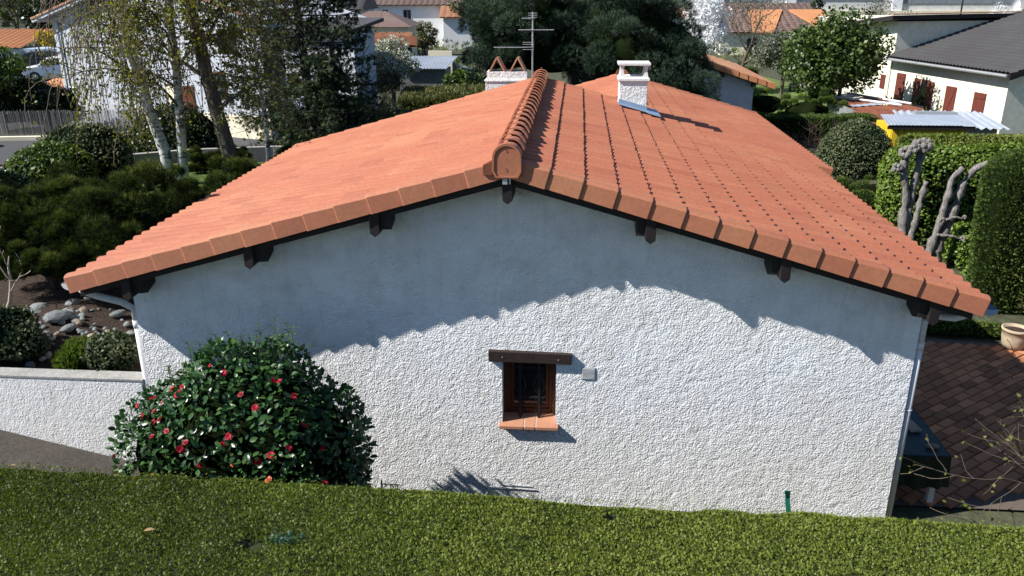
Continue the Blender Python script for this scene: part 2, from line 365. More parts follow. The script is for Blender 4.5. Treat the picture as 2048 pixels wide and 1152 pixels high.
def ball_bush(name, label, cat, c, r, n, size, tmpl, mat, seed, amp=.08, zmin=-.5, up=.5, f=3., group=None, jit=.35, depth=.06, hull='hull', extra=None):
    """c centre; r radii; leaves over a lumpy ellipsoid, over a dark inner hull"""
    rs = RS(seed); base = (c[0], c[1], c[2]+r[2]*zmin)
    t = thing(name, label, cat, base, group=group)
    d = sphere_dirs(n, rs, zmin); L = lump(d, seed, amp, f=f)
    P = np.array(c)+d*np.array(r)*(L*(1-depth*rs.rand(n)**2*2))[:,None]
    D = d/np.array(r)*min(r)+np.array([0,0,up])+rs.normal(size=(n,3))*jit
    rnd = np.clip(.45+.3*rs.normal(size=n)*.7+.25*(L-1)/max(amp, .01), 0, 1); Nn = None
    if tmpl is T_WIDE: Nn = unit(d/np.array(r))+np.array([0,0,.4])+rs.normal(size=(n,3))*.45; D = rs.normal(size=(n,3))+d*.35+np.array([0,0,.3])
    leaves('crown', P, D, size*(.7+.6*rs.rand(n)), tmpl, mat, t, rs, Nn, rnd=rnd)
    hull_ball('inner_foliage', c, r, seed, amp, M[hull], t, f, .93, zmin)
    mb = MB(); mb.tube([(c[0], c[1], base[2]-.1), (c[0]+.03, c[1], c[2])], [.05*max(r)+.02, .03*max(r)+.01], 6)
    mb.build('stem', M['bark_dark'], t)
    return t
def blob_points(centers, radii, per, rs, zmin=-.6):
    P = []; O = []; 
    for (c, r, k) in zip(centers, radii, per):
        d = sphere_dirs(int(k), rs, zmin); rr = r*(1-.35*rs.rand(len(d))**1.5)
        P.append(np.array(c)+d*rr[:,None]*np.array([1,1,.8])); O.append(d)
    return np.concatenate(P), np.concatenate(O)
def grow(rs, out, tips, p, d, r, L, depth, up=.1, kids=4, spread=.7, droop=0., ratio=.62, rr=.5):
    n = 5; path = [p.copy()]; rad = [r]; q = p.copy(); dd = d.copy()
    for i in range(n):
        dd = unit(dd+rs.normal(size=3)*.13+np.array([0,0,up-droop*(i/n)])); q = q+dd*L/n
        path.append(q.copy()); rad.append(r*(1-(1-rr*.6)*(i+1)/n)); tips.append((q.copy(), dd.copy(), depth))
    out.append((path, rad))
    if depth <= 0: return
    for k in range(kids):
        t = .3+.7*(k+rs.rand())/kids; i = min(int(t*n), n-1); a = path[i]+(path[i+1]-path[i])*(t*n-i)
        side = unit(np.cross(dd, rs.normal(size=3)))
        nd = unit(dd*(1-spread*.5)+side*spread)
        grow(rs, out, tips, a, nd, rad[i]*rr, L*ratio*(.75+.5*rs.rand()), depth-1, up, kids, spread, droop, ratio, rr)
def limbs(name, out, mat, parent, seg=5, minr=.0035):
    mb = MB()
    for path, rad in out: mb.tube(path, [max(x, minr) for x in rad], seg if rad[0] > .02 else 3, cap=False)
    o = mb.build(name, mat, parent, smooth=True)
    if len(out) > 1: o['kind'] = 'stuff'
    return o
def box_surface(n, lo, hi, rs, sides='t-y+y-x+x', rnd_=.15):
    """points and normals on a box with area weighting"""
    lo = np.array(lo, float); hi = np.array(hi, float); s = hi-lo; A = []
    if 't' in sides: A.append((2,1,s[0]*s[1]))
    if '-x' in sides: A.append((0,-1,s[1]*s[2]))
    if '+x' in sides: A.append((0,1,s[1]*s[2]))
    if '-y' in sides: A.append((1,-1,s[0]*s[2]))
    if '+y' in sides: A.append((1,1,s[0]*s[2]))
    w = np.array([a[2] for a in A]); w = w/w.sum(); P = []; N = []
    for (ax, sg, _), k in zip(A, (w*n).astype(int)):
        p = lo+rs.rand(k,3)*s; p[:,ax] = hi[ax] if sg > 0 else lo[ax]
        nn = np.zeros((k,3)); nn[:,ax] = sg; P.append(p); N.append(nn)
    P = np.concatenate(P); N = np.concatenate(N)
    # round the corners
    c = np.clip(P, lo+rnd_, hi-rnd_); c[:,2] = np.minimum(P[:,2], hi[2]-rnd_)
    v = P-c; l = np.linalg.norm(v, axis=1, keepdims=True); m = l[:,0] > rnd_
    P[m] = c[m]+v[m]/l[m]*rnd_; N2 = unit(v); N = np.where(l > 1e-6, N2, N)
    return P, N
def wob(P, seed, amp, f): 
    r = RS(seed); v = np.zeros(len(P))
    for i in range(6): v += np.sin(P@(r.normal(size=3)*f)+r.uniform(0, 6.3))
    return amp*v/2.4
def box_hedge(name, label, lo, hi, n, size, tmpl, mat, seed, sides='t-y+y-x+x', amp=.05, f=1.5, up=.4, jit=.4, rz=0, rnd_=.15, hull='hull', cat='hedge', pivot=None):
    rs = RS(seed); lo = np.array(lo, float); hi = np.array(hi, float)
    c = np.array([(lo[0]+hi[0])/2, (lo[1]+hi[1])/2, lo[2]]) if pivot is None else np.array(pivot)
    P, N = box_surface(n, lo, hi, rs, sides, rnd_)
    P = P+N*(wob(P, seed, amp, f)-.02*rs.rand(len(P)))[:,None]
    R = np.array(Matrix.Rotation(rz, 3, 'Z'))
    P = (P-c)@R.T+c; Nn = N@R.T
    t = thing(name, label, cat, tuple(c))
    D = Nn+np.array([0,0,up])+rs.normal(size=P.shape)*jit
    NN = None
    if tmpl is T_WIDE: NN = Nn+np.array([0,0,.4])+rs.normal(size=P.shape)*.45; D = rs.normal(size=P.shape)+Nn*.3
    leaves('foliage', P, D, size*(.7+.6*rs.rand(len(P))), tmpl, mat, t, rs, NN, rnd=np.clip(.5+rs.normal(size=len(P))*.22, 0, 1))
    # hull: box grid displaced the same way
    mb = MB(); nx = max(2, int((hi[0]-lo[0])/.25)); ny = max(2, int((hi[1]-lo[1])/.25)); nz = max(2, int((hi[2]-lo[2])/.25)); k = .05
    l2 = lo+k; h2 = hi-k; l2[2] = lo[2]
    def grid(o, a, b, na, nb, nrm):
        o, a, b = map(np.array, (o, a, b)); g = np.array([o+a*i/na+b*j/nb for j in range(nb+1) for i in range(na+1)])
        cc = np.clip(g, lo+k+rnd_, hi-k-rnd_); cc[:,2] = np.minimum(g[:,2], hi[2]-k-rnd_); v = g-cc; l = np.linalg.norm(v, axis=1, keepdims=True)
        g = np.where(l > rnd_, cc+v/np.maximum(l, 1e-9)*rnd_, g)
        g = g+unit(v+np.array(nrm)*1e-3)*wob(g, seed, amp, f)[:,None]; g = (g-c)@R.T+c
        mb.add(g, [(j*(na+1)+i, j*(na+1)+i+1, (j+1)*(na+1)+i+1, (j+1)*(na+1)+i) for j in range(nb) for i in range(na)])
    s = h2-l2
    grid((l2[0], l2[1], h2[2]), (s[0],0,0), (0,s[1],0), nx, ny, (0,0,1))
    grid((l2[0], l2[1], l2[2]), (s[0],0,0), (0,0,s[2]), nx, nz, (0,-1,0))
    grid((h2[0], h2[1], l2[2]), (-s[0],0,0), (0,0,s[2]), nx, nz, (0,1,0))
    grid((l2[0], h2[1], l2[2]), (0,-s[1],0), (0,0,s[2]), ny, nz, (-1,0,0))
    grid((h2[0], l2[1], l2[2]), (0,s[1],0), (0,0,s[2]), ny, nz, (1,0,0))
    mb.build('inner_foliage', M[hull], t, smooth=True)
    return t

# ================================================================== SETTING
def struct(o): o['kind'] = 'structure'; return o
mb = MB(); mb.add([(-400,-60,-.03),(400,-60,-.03),(400,700,-.03),(-400,700,-.03)], [(0,1,2,3)])
struct(mb.build('ground', M['earth'], loc=(0,0,-.03)))
def sheet(name, poly, z, mat, loc=None):
    mb = MB(); mb.add([(x,y,z) for x,y in poly], [tuple(range(len(poly)))])
    a = MB(); o = mb.build(name, mat, loc=(poly[0][0], poly[0][1], z)); return struct(o)
sheet('parking_lot', [(-75,31.6),(-24.6,31.6),(-24.6,66),(-75,66)], -.022, M['asphalt'])
sheet('street', [(-75,15.5),(-14,15.5),(-10,24.2),(-24,29.0),(-75,29.4)], -.018, M['asphalt'])
sheet('lawn', [(6.5,30.5),(13.2,31.5),(14.8,44),(12,56),(6.5,56)], -.010, M['lawn'])
# raised garden bed on the left, retained by the white wall
rs = RS(5)
nx, ny = 46, 54; x0, x1, y0, y1 = -16.0, -5.2, .12, 13.3
g = np.array([(x0+(x1-x0)*i/nx, y0+(y1-y0)*j/ny, 0) for j in range(ny+1) for i in range(nx+1)])
g[:,2] = 1.47+wob(g, 3, .05, 1.2)+wob(g, 4, .02, 5.); 
g[:,2] += .22*np.exp(-((g[:,0]+7.3)**2/.7+(g[:,1]-1.5)**2/.9))
F = [(j*(nx+1)+i, j*(nx+1)+i+1, (j+1)*(nx+1)+i+1, (j+1)*(nx+1)+i) for j in range(ny) for i in range(nx)]
struct(npmesh('garden_bed', g, F, M['soil'], smooth=True, loc=(-10,6,1.4)))
mb = MB(); mb.add([(-13.5,7.6,1.56),(-5.3,6.6,1.56),(-5.3,13.2,1.56),(-13.0,13.2,1.56)], [(0,1,2,3)])
struct(mb.build('grass_bank', M['lawn'], loc=(-9,10,1.56)))
# sloping concrete path in front of the retaining wall
mb = MB(); xs = np.linspace(-16,-3.2,30)
for a, b in zip(xs[:-1], xs[1:]):
    za = max(.02, .50+.235*(-5.8-a)); zb = max(.02, .50+.235*(-5.8-b))
    mb.add([(a,-3.2,za),(b,-3.2,zb),(b,-.02,zb),(a,-.02,za)], [(0,1,2,3)])
struct(mb.build('path', M['path'], loc=(-9,-1.5,.5)))
# terrace of laid pavers right of the house : base sheet + 300 nearest pavers as parts, rest joined
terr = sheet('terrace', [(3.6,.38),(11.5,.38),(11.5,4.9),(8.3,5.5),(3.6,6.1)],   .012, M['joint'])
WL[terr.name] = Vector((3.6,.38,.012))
def paver_mesh(l, w):
    h = .03; k = .008; V = [(-l/2,-w/2,0),(l/2,-w/2,0),(l/2,w/2,0),(-l/2,w/2,0),(-l/2+k,-w/2+k,h),(l/2-k,-w/2+k,h),(l/2-k,w/2-k,h),(-l/2+k,w/2-k,h)]
    return V, [(4,5,6,7),(0,1,5,4),(1,2,6,5),(2,3,7,6),(3,0,4,7)]
PL, PW = .33, .16; pv, pf = paver_mesh(PL-.012, PW-.012)
ang = radians(38); spots = []
rs = RS(11)
def inside(x, y): return 3.95 < x < 11.4 and max(.45, .5+(x-4.9)*.36) < y < 5.9-.13*(x-3.6) and not (x > 8.3 and y > 5.5-.19*(x-8.3))  # pavers end along the house's shadow line; dark ground beyond stands in for shade
for i in range(-60, 60):
    for j in range(-90, 90):
        u = (i+.5*(j % 2))*PL; v = j*PW
        x = 6+u*cos(ang)-v*sin(ang); y = 2+u*sin(ang)+v*cos(ang)
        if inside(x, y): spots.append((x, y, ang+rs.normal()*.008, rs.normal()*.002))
def vis(s):   # those the picture shows: not behind the corner of the house nor beyond the frame
    x, y = s[0], s[1]; d = y+8.65
    return (x/d > 3.84/8.65-.01) and (x/d < .68) 
spots.sort(key=lambda s: (0 if vis(s) else 1, s[0]**2+(s[1]+8.65)**2))
me = bpy.data.meshes.new('paver'); me.from_pydata(pv, [], pf); me.materials.append(M['paver'])
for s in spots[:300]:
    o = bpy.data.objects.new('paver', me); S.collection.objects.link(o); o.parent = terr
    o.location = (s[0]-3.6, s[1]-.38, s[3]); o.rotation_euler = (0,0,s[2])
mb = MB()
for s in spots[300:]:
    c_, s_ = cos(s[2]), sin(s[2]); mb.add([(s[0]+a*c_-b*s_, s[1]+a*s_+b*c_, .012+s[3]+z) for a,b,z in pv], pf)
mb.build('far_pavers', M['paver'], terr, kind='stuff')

# ================================================================== HOUSE
XR, ZR, SL = -.70, 4.50, .280            # ridge x, height of the tile plane at the ridge, slope
TH = math.atan(SL); CT, ST = cos(TH), sin(TH)
XL, XE = -5.71, 4.31                      # eave ends of the tiles
house = thing('house', 'white stucco house with orange terracotta roof and one small barred window in the gable', 'house', (XR, 3.5, 0))
def roofz(x, off=0.): return ZR-SL*abs(x-XR)+off
X0, X1 = -5.20, 3.86                      # gable wall
# gable wall with the window opening
wx0, wx1, wz0, wz1 = -.81, -.17, 1.20, 2.05
def wallface(y, flip):
    zt = lambda x: roofz(x, -.20)
    V = [(X0,y,-.1),(wx0,y,-.1),(wx1,y,-.1),(X1,y,-.1),(X0,y,wz0),(wx0,y,wz0),(wx1,y,wz0),(X1,y,wz0),
         (X0,y,wz1),(wx0,y,wz1),(wx1,y,wz1),(X1,y,wz1),(X0,y,zt(X0)),(wx0,y,zt(wx0)),(XR,y,zt(XR)),(wx1,y,zt(wx1)),(X1,y,zt(X1))]
    F = [(0,1,5,4),(1,2,6,5),(2,3,7,6),(4,5,9,8),(6,7,11,10),(8,9,13,12),(9,10,15,14,13),(10,11,16,15)]
    return V, [f[::-1] for f in F] if flip else F
mb = MB(); V, F = wallface(0, False); mb.add(V, F)
for a, b in (((wx0,wz0),(wx0,wz1)), ((wx0,wz1),(wx1,wz1)), ((wx1,wz1),(wx1,wz0)), ((wx1,wz0),(wx0,wz0))):
    mb.add([(a[0],0,a[1]),(a[0],.30,a[1]),(b[0],.30,b[1]),(b[0],0,b[1])], [(0,1,2,3)])
gw = mb.build('gable_wall', M['stucco'], house)
mb = MB()
mb.bb((X0,.001,-.1),(X0+.25,7.3,roofz(X0,-.21))); mb.bb((X1-.25,.001,-.1),(X1,12.6,roofz(X1,-.21)))
mb.prism([(X0+.25,7.28,-.1),(1.0,7.28,-.1),(1.0,7.28,roofz(1.0,-.2)),(XR,7.28,roofz(XR,-.2)),(X0+.25,7.28,roofz(X0,-.2))], (0,-.2,0))
mb.prism([(-2.0,12.6,-.1),(X1-.25,12.6,-.1),(X1-.25,12.6,roofz(X1,-.2)),(1.1,12.6,roofz(1.1,-.2)),(-2.0,12.6,3.1)], (0,-.2,0))
mb.build('side_wall', M['stucco_low'], house)
# roof deck (boards below the tiles)
Y0, Y1, Y2, Y3, X2 = -.43, 7.6, 6.35, 13.3, 1.12
def deck(x0, x1, y0, y1, xr=XR, zr=ZR, up=-.035, dn=-.16, gap=.005):
    z = lambda x: zr-SL*abs(x-xr)
    P = [(x0,y0,z(x0)+dn),(x1,y0,z(x1)+dn),(x1,y0,z(x1)+up),(x0,y0,z(x0)+up)]
    mb.prism(P, (0,y1-y0,0))
mb = MB(); ZR2 = roofz(X2)
deck(XL+.08, XR, Y0+.05, Y1-.05); deck(XR, X2, Y0+.05, Y1-.05); deck(X2, XE-.08, Y0+.05, Y3-.05); deck(XE-.075, XE+.30, Y2+.05, Y3-.05)
deck(-2.6, X2-.002, Y1-.045, Y3-.05, X2, ZR2)
mb.build('roof_deck', M['wood'], house)
# barge boards under the verge
for sgn, xe in ((-1, XL+.10), (1, XE-.10)):
    z = lambda x: roofz(x)
    mb = MB(); xa = XR+sgn*.004
    mb.prism([(xa,Y0+.075,z(xa)-.10),(xe,Y0+.075,z(xe)-.10),(xe,Y0+.075,z(xe)-.265),(xa,Y0+.075,z(xa)-.265)], (0,.035,0))
    mb.build('barge_board', M['wood'], house)
# purlin ends with a sloped cut
for x in (XR, .80, 2.22, 3.80, -2.13, -3.56, -5.03):
    zt = roofz(x, -.165 if x != XR else -.18); mb = MB(); w = .105; yf = -.405
    mb.prism([(x-w/2,yf,zt),(x+w/2,yf,zt),(x+w/2,yf,zt-.245),(x,yf,zt-.285),(x-w/2,yf,zt-.245)], (0,.56,0))
    pu = mb.build('purlin', M['wood'], house, bevel=.005)
    if x != XR:
        sg = -1 if x > XR else 1; mb = MB(); xa = x+sg*.0535
        mb.prism([(xa,-.35,zt),(xa,.1,zt),(xa,.1,zt-.16),(xa,-.20,zt-.255),(xa,-.35,zt-.21)], (sg*.085,0,0)); mb.build('corbel', M['wood'], pu)
    if x in (3.80, -5.03):
        sg = 1 if x > 0 else -1
        mb = MB(); mb.prism([(x+sg*.051,-.34,zt-.01),(x+sg*.051,.1,zt-.01),(x+sg*.051,.1,zt-.12),(x+sg*.051,-.34,zt-.12)], (sg*.36,0,-.10))
        mb.build('eave_beam', M['wood'], house)
# ---- tiles : local axes a (down the slope), t (along +Y), n (normal)
TP, TL, CO = .2155, .42, .365
def tile_template():
    tt = [0,.012,.030,.052,.075,.098,.120,.138,.150,.183,TP+.004]
    lo = lambda t: .040*max(0, 1-((t-.075)/.075)**2)**.75+(0 if t < .15 else -.006*sin(pi*(t-.15)/.07))
    n = len(tt); V = [(0,t,lo(t)+.035) for t in tt]+[(-TL,.075+(t-.075)*.94,lo(t)*.90+.005) for t in tt]+[(-.001,t,lo(t)+.035-.022) for t in tt]
    F = [(i, i+1, n+i+1, n+i) for i in range(n-1)]+[(2*n+i, 2*n+i+1, i+1, i) for i in range(n-1)]
    return V, F
def verge_template():
    prof = [(-.012,-.135),(.0,.048),(.028,.068),(.060,.077),(.10,.078),(.15,.066),(.19,.042),(.215,.012)]
    n = len(prof); V = []
    V += [(-.012,t,z) for t, z in prof]
    V += [(-TL+.03, t+.020*(1 if i < 3 else .3), z-(.016 if i > 0 else -.002)) for i, (t, z) in enumerate(prof)]
    V += [(0,t+(.016 if i < 2 else .004),z-(.014 if i > 1 else 0)) for i, (t, z) in enumerate(prof)]
    V += [(0,t+(.007 if i < 2 else .0),z-(.005 if i > 0 else 0)) for i, (t, z) in enumerate(prof)]
    F = [(i, i+1, n+i+1, n+i) for i in range(n-1)]+[(2*n+i, 2*n+i+1, 3*n+i+1, 3*n+i) for i in range(n-1)]+[(3*n+i, 3*n+i+1, i+1, i) for i in range(n-1)]
    F.append((n, n+1, 1, 0)) if False else None
    return V, [f for f in F if f]
TT, TF = tile_template(); VT, VF = verge_template()
def mesh_of(name, V, F, mat, mirror=False, sharp=45):
    V2 = [(a, -t if mirror else t, z) for a, t, z in V]; F2 = [f[::-1] for f in F] if mirror else F
    me = bpy.data.meshes.new(name); me.from_pydata(V2, [], F2); me.materials.append(mat)
    me.polygons.foreach_set('use_smooth', [True]*len(F2)); me.update()
    me.set_sharp_from_angle(angle=radians(sharp)); return me
mR = Matrix(((CT,0,ST),(0,1,0),(-ST,0,CT))); mL = Matrix(((-CT,0,-ST),(0,-1,0),(-ST,0,CT)))
tile_me = {1: mesh_of('roof_tile', TT, TF, M['tile']), -1: mesh_of('roof_tile', TT, TF, M['tile'], True)}
verge_me = {1: mesh_of('verge_tile', VT, VF, M['tile_verge'], sharp=24), -1: mesh_of('verge_tile', VT, VF, M['tile_verge'], True, sharp=24)}
HL = WL[house.name]
def tmat(side, s, y, xr=XR, zr=ZR, dn=0.):
    R = mR if side > 0 else mL; a = Vector((CT*side,0,-ST)); nrm = Vector((ST*side,0,CT))
    return Matrix.Translation(Vector((xr,y,zr))+a*s+nrm*(dn-.045))@R.to_4x4()
SE = (XE-XR)/CT
rs = RS(21); pl = []
for side in (1, -1):
    for k in range(15):
        s = SE-14*CO+CO*k+CO if False else SE-(13-k)*CO
        if k == 14 and side < 0: continue
        ys = np.arange(Y0+.20, (Y3 if side > 0 else Y1)-.1, TP)
        for y in ys:
            if side > 0 and y > Y1 and XR+s*CT < X2+.25: continue
            if k == 14 and y < Y2+.2: continue
            pl.append((side, s, y, XR, ZR))
for k in range(10):
    for y in np.arange(Y1, Y3-.1, TP): pl.append((-1, .30+CO*k, y, X2, ZR2))
def dist(p): 
    x = p[3]+p[0]*p[1]*CT; z = p[4]-p[1]*ST; return x*x+(p[2]+8.65)**2+(6.2-z)**2
pl.sort(key=dist)
def jm(p): return tmat(p[0], p[1]+rs.normal()*.0025, p[2], p[3], p[4], rs.normal()*.0012)
def place(me, name, Mx, parent=house):
    o = bpy.data.objects.new(name, me); S.collection.objects.link(o); o.parent = parent
    o.matrix_local = Matrix.Translation(-HL)@Mx; return o
for p in pl[:298]: place(tile_me[p[0]], 'roof_tile', jm(p))
V = []; F = []; n = len(TT); A = {1: np.array([(a,t,z) for a,t,z in TT]), -1: np.array([(a,-t,z) for a,t,z in TT])}
for i, p in enumerate(pl[298:]):
    m = np.array(jm(p)); V.append(A[p[0]]@m[:3,:3].T+m[:3,3]); F += [tuple(j+i*n for j in (f if p[0] > 0 else f[::-1])) for f in TF]
o = npmesh('far_roof_tiles', np.concatenate(V), F, M['tile'], house, True); o.data.set_sharp_from_angle(angle=radians(45)); o['kind'] = 'stuff'
for side in (1, -1):
    for k in range(14): place(verge_me[side], 'verge_tile', tmat(side, SE-(13-k)*CO+rs.normal()*.003, Y0-.02, dn=.012+rs.normal()*.002))
# verge tiles on the far edges and the step of the rear roof
fm = {1: mesh_of('verge_tile', VT, VF, M['tile_verge'], True, sharp=24), -1: mesh_of('verge_tile', VT, VF, M['tile_verge'], sharp=24)}
for k in range(14):
    place(fm[-1], 'verge_tile', tmat(-1, SE-(13-k)*CO, Y1+.03, dn=.012))
    if XR+(SE-(13-k)*CO)*CT > X2+.2: place(fm[1], 'verge_tile', tmat(1, SE-(13-k)*CO, Y3+.03, dn=.012))
for k in range(9): place(fm[-1], 'verge_tile', tmat(-1, .30+CO*k, Y3+.03, X2, ZR2, dn=.012))
place(fm[1], 'verge_tile', tmat(1, SE+CO, Y3+.03, dn=.012))
place(verge_me[1], 'verge_tile', tmat(1, SE+CO, Y2, dn=.012))
# ridge tiles
def ridge_template(L=.44):
    ang = [pi*(i/10) for i in range(11)]; V = []
    for (y, R, up) in ((0,.150,.022),(.05,.147,.016),(L,.128,0),(0,.134,.020)):
        for a in ang: V.append((R*1.02*cos(a), y, R*.95*sin(a)+up-.01))
        
    n = 11; F = []
    for r0 in (0, 1): F += [(r0*n+i, r0*n+i+1, (r0+1)*n+i+1, (r0+1)*n+i) for i in range(n-1)]
    F += [(3*n+i, 3*n+i+1, i+1, i) for i in range(n-1)]
    # nail boss
    V += [(-.012,.06,.165),(.012,.06,.165),(.012,.085,.165),(-.012,.085,.165),(0,.07,.178)]; b = 4*n
    F += [(b,b+1,b+4),(b+1,b+2,b+4),(b+2,b+3,b+4),(b+3,b,b+4)]
    return V, F
RV, RF = ridge_template(); rme = mesh_of('ridge_tile', RV, [f[::-1] for f in RF], M['tile_ridge'])
def ridge_run(xr, zr, ya, yb, n):
    for i in range(n):
        y = ya+(yb-ya)*i/n
        place(rme, 'ridge_tile', Matrix.Translation((xr+rs.normal()*.003, y, zr+.015+rs.normal()*.002))@Matrix.Rotation(rs.normal()*.012, 4, 'Z')@Matrix.Rotation(radians(-1.6), 4, 'X'))
ridge_run(XR, ZR, Y0+.02, Y1+.1, 23); ridge_run(X2, ZR2, Y1+.35, Y3, 14)
# ridge end cap : plate with a raised rim
yc = Y0-.045; arc = [(XR+.147*cos(pi*i/14), ZR+.04+.148*sin(pi*i/14)) for i in range(15)]
outl = arc+[(XR-.150,ZR-.10),(XR-.115,ZR-.165),(XR+.115,ZR-.165),(XR+.150,ZR-.10)]
mb = MB(); mb.prism([(x,yc+.012,z) for x, z in outl], (0,.05,0)); cap = mb.build('ridge_end_cap', M['tile_verge'], house)
mb = MB()
mb.prism([(XR+(x-XR)*.875, yc+.001, ZR-.02+(z-ZR+.02)*.885) for x, z in outl], (0,.012,0)); mb.build('end_plate', M['tile_verge'], cap)
inn = [(XR+(x-XR)*.87, ZR-.02+(z-ZR+.02)*.88) for x, z in outl]; m_ = len(outl); mb = MB()
mb.add([(x,yc-.010,z) for x, z in outl]+[(x,yc-.010,z) for x, z in inn]+[(x,yc+.013,z) for x, z in outl]+[(x,yc+.002,z) for x, z in inn],
       [(i,(i+1) % m_,(i+1) % m_+m_,i+m_)[::-1] for i in range(m_)]+[(i,(i+1) % m_,(i+1) % m_+2*m_,i+2*m_) for i in range(m_)]+[(i+m_,(i+1) % m_+m_,(i+1) % m_+3*m_,i+3*m_)[::-1] for i in range(m_)])
mb.build('rim', M['tile_verge'], cap)
mb = MB()
for dx, dz in ((0,.12),(.006,.10),(0,-.075),(.008,-.095)): mb.box((XR+dx, yc+.001, ZR+dz), (.009,.006,.009))
mb.build('screw', M['iron'], cap)
mb = MB()   # flexible closure strip with fins, left of the cap
for i in range(9):
    x = XR-.155-i*.011+.02*0; mb.box((x, yc+.03, roofz(x,-.02)+.0), (.005,.05,.15-.006*i))
mb.build('ridge_closure', M['tile_verge'], house)
mb = MB(); mb.box((XR-.02, Y0-.03, ZR-.205), (.05,.02,.06)); mb.box((XR+.03, Y0-.02, ZR-.2), (.018,.02,.07)); mb.build('bracket', M['galv'], house)
# gutters
for sg, xe, ya, yb in ((-1, XL-.025, Y0+.06, Y1), (1, XE+.045, Y0+.02, Y2-.05)):
    z = roofz(XL if sg < 0 else XE)-(.085 if sg < 0 else .10); R = .075; mb = MB(); ar = [pi+pi*i/8 for i in range(9)]
    for rr in (R, R-.006):
        b = len(mb.v); mb.v += [(xe+rr*cos(a), y, z+rr*sin(a)) for y in (ya, yb) for a in ar]
        mb.f += [(b+i, b+i+1, b+9+i+1, b+9+i) for i in range(8)]
    mb.add([(xe+R*cos(a), ya, z+R*sin(a)) for a in ar], [tuple(range(9))])
    mb.build('gutter', M['pvc'] if sg < 0 else M['lead'], house, smooth=False)
# downpipes
for sg, xw, xe in ((-1, X0-.05, XL-.02), (1, X1+.055, XE+.0)):
    z = roofz(XL)-.19; mb = MB()
    mb.tube([(xe,-.18,z),(xe-sg*.04,-.18,z-.05),(xe-sg*.16,-.12,z-.13),(xw+sg*.10,.0,z-.25 if sg < 0 else z-.16),(xw,.06,z-.36 if sg < 0 else z-.26),(xw,.06,z-.55)], .042, 12)
    dp = mb.build('downpipe_elbow', M['pvc'], house, smooth=True)
    mb = MB(); mb.tube([(xw,.06,z-.52),(xw,.06,.0)], .040, 12); mb.tube([(xw,.06,z-.50),(xw,.06,z-.60)], .046, 12); mb.tube([(xw,.06,z-1.35),(xw,.06,z-1.37)], .050, 12)
    mb.build('downpipe', M['pvc'], house, smooth=True)
# window
win = npmesh('window', [(wx0,.28,wz0),(wx1,.28,wz0),(wx1,.28,wz1),(wx0,.28,wz1)], [(0,1,2,3)], M['wood_red'], house)
fy = .235
mb = MB(); t = .065
for i, (t0, y_) in enumerate(((0,.19),(.04,.215),(.085,.24))):
    a0, a1, c0, c1 = wx0+t0, wx1-t0, wz0+.02+t0*.9, wz1-t0*.3; w_ = .042
    mb.bb((a0,y_,c0),(a0+w_,.275,c1)); mb.bb((a1-w_,y_,c0),(a1,.275,c1)); mb.bb((a0+w_,y_+.001,c0),(a1-w_,.275,c0+w_)); mb.bb((a0+w_,y_+.001,c1-w_),(a1-w_,.275,c1))
mb.build('frame', M['wood_red'], win)
mb = MB(); mb.bb((wx0+.125,.255,wz0+.15),(wx1-.125,.262,wz1-.03)); mb.build('pane', M['glass'], win)
mb = MB()
for x in (-.60,-.375):
    mb.bb((x-.014,.10,wz0+.03),(x+.014,.128,wz1))
    for k in range(1): 
        for s_ in (-1, 1):
            mb.tube([(x+s_*.012,.114,wz0+.05+.0),(x+s_*.03,.114,wz0+.11),(x+s_*.055,.114,wz0+.15),(x+s_*.06,.114,wz0+.12)], .007, 5)
            mb.tube([(x+s_*.012,.114,wz0+.22),(x+s_*.04,.114,wz0+.29),(x+s_*.07,.114,wz0+.33),(x+s_*.085,.114,wz0+.30)], .007, 5)
            mb.tube([(x+s_*.012,.114,wz0+.62),(x+s_*.05,.114,wz0+.53),(x+s_*.06,.114,wz0+.43),(x+s_*.03,.114,wz0+.38)], .007, 5)
mb.bb((-.66,.102,wz0+.30),(-.31,.126,wz0+.32)); mb.bb((-.66,.102,wz0+.70),(-.31,.126,wz0+.72))
mb.build('grille', M['iron'], win)
# terracotta sill tiles, three, with pale mortar joints
for x0_, x1_ in ((wx0-.035,-.555),(-.538,-.415),(-.398,wx1+.035)):
    mb = MB(); mb.prism([(x0_,-.075,1.165),(x0_,-.075,1.205),(x0_,.24,1.255),(x0_,.24,1.195)], (x1_-x0_,0,0)); mb.build('sill_tile', M['sill'], win, bevel=.004)
mb = MB()
for x in (-.5465,-.4065): mb.prism([(x-.0085,-.070,1.168),(x-.0085,-.070,1.200),(x-.0085,.235,1.250),(x-.0085,.235,1.195)], (.017,0,0))
mb.build('sill_joint', M['mortar'], win)
mb = MB(); mb.prism([(-.965,-.055,2.045),(.005,-.055,2.035),(.008,-.055,2.165),(-.963,-.055,2.185)], (0,.20,0)); li = mb.build('lintel', M['beam'], house, bevel=.008)
mb = MB()
for x, z in ((-.80,2.11),(-.145,2.095)): mb.tube([(x,-.062,z),(x,-.05,z)], .008, 8)
mb.build('bolt', M['galv'], li)
mb = MB(); mb.bb((.125,-.006,1.83),(.290,.0,1.985)); ve = mb.build('air_vent', M['vent'], house)
for i in range(9):
    mb = MB(); z = 1.842+i*.0155; mb.prism([(.134,-.014,z),(.134,-.006,z+.011),(.134,-.006,z)], (.147,0,0)); mb.build('slat', M['vent'], ve)
# mortared stubs of cable along the foot of the wall
mb = MB(); mb.tube([(-1.02,-.014,.30),(-.40,-.014,.285)], .006, 5); mb.tube([(-.86,-.014,.345),(-.46,-.014,.335)], .005, 5); mb.build('cable', M['pvc'], house)['kind'] = 'stuff'
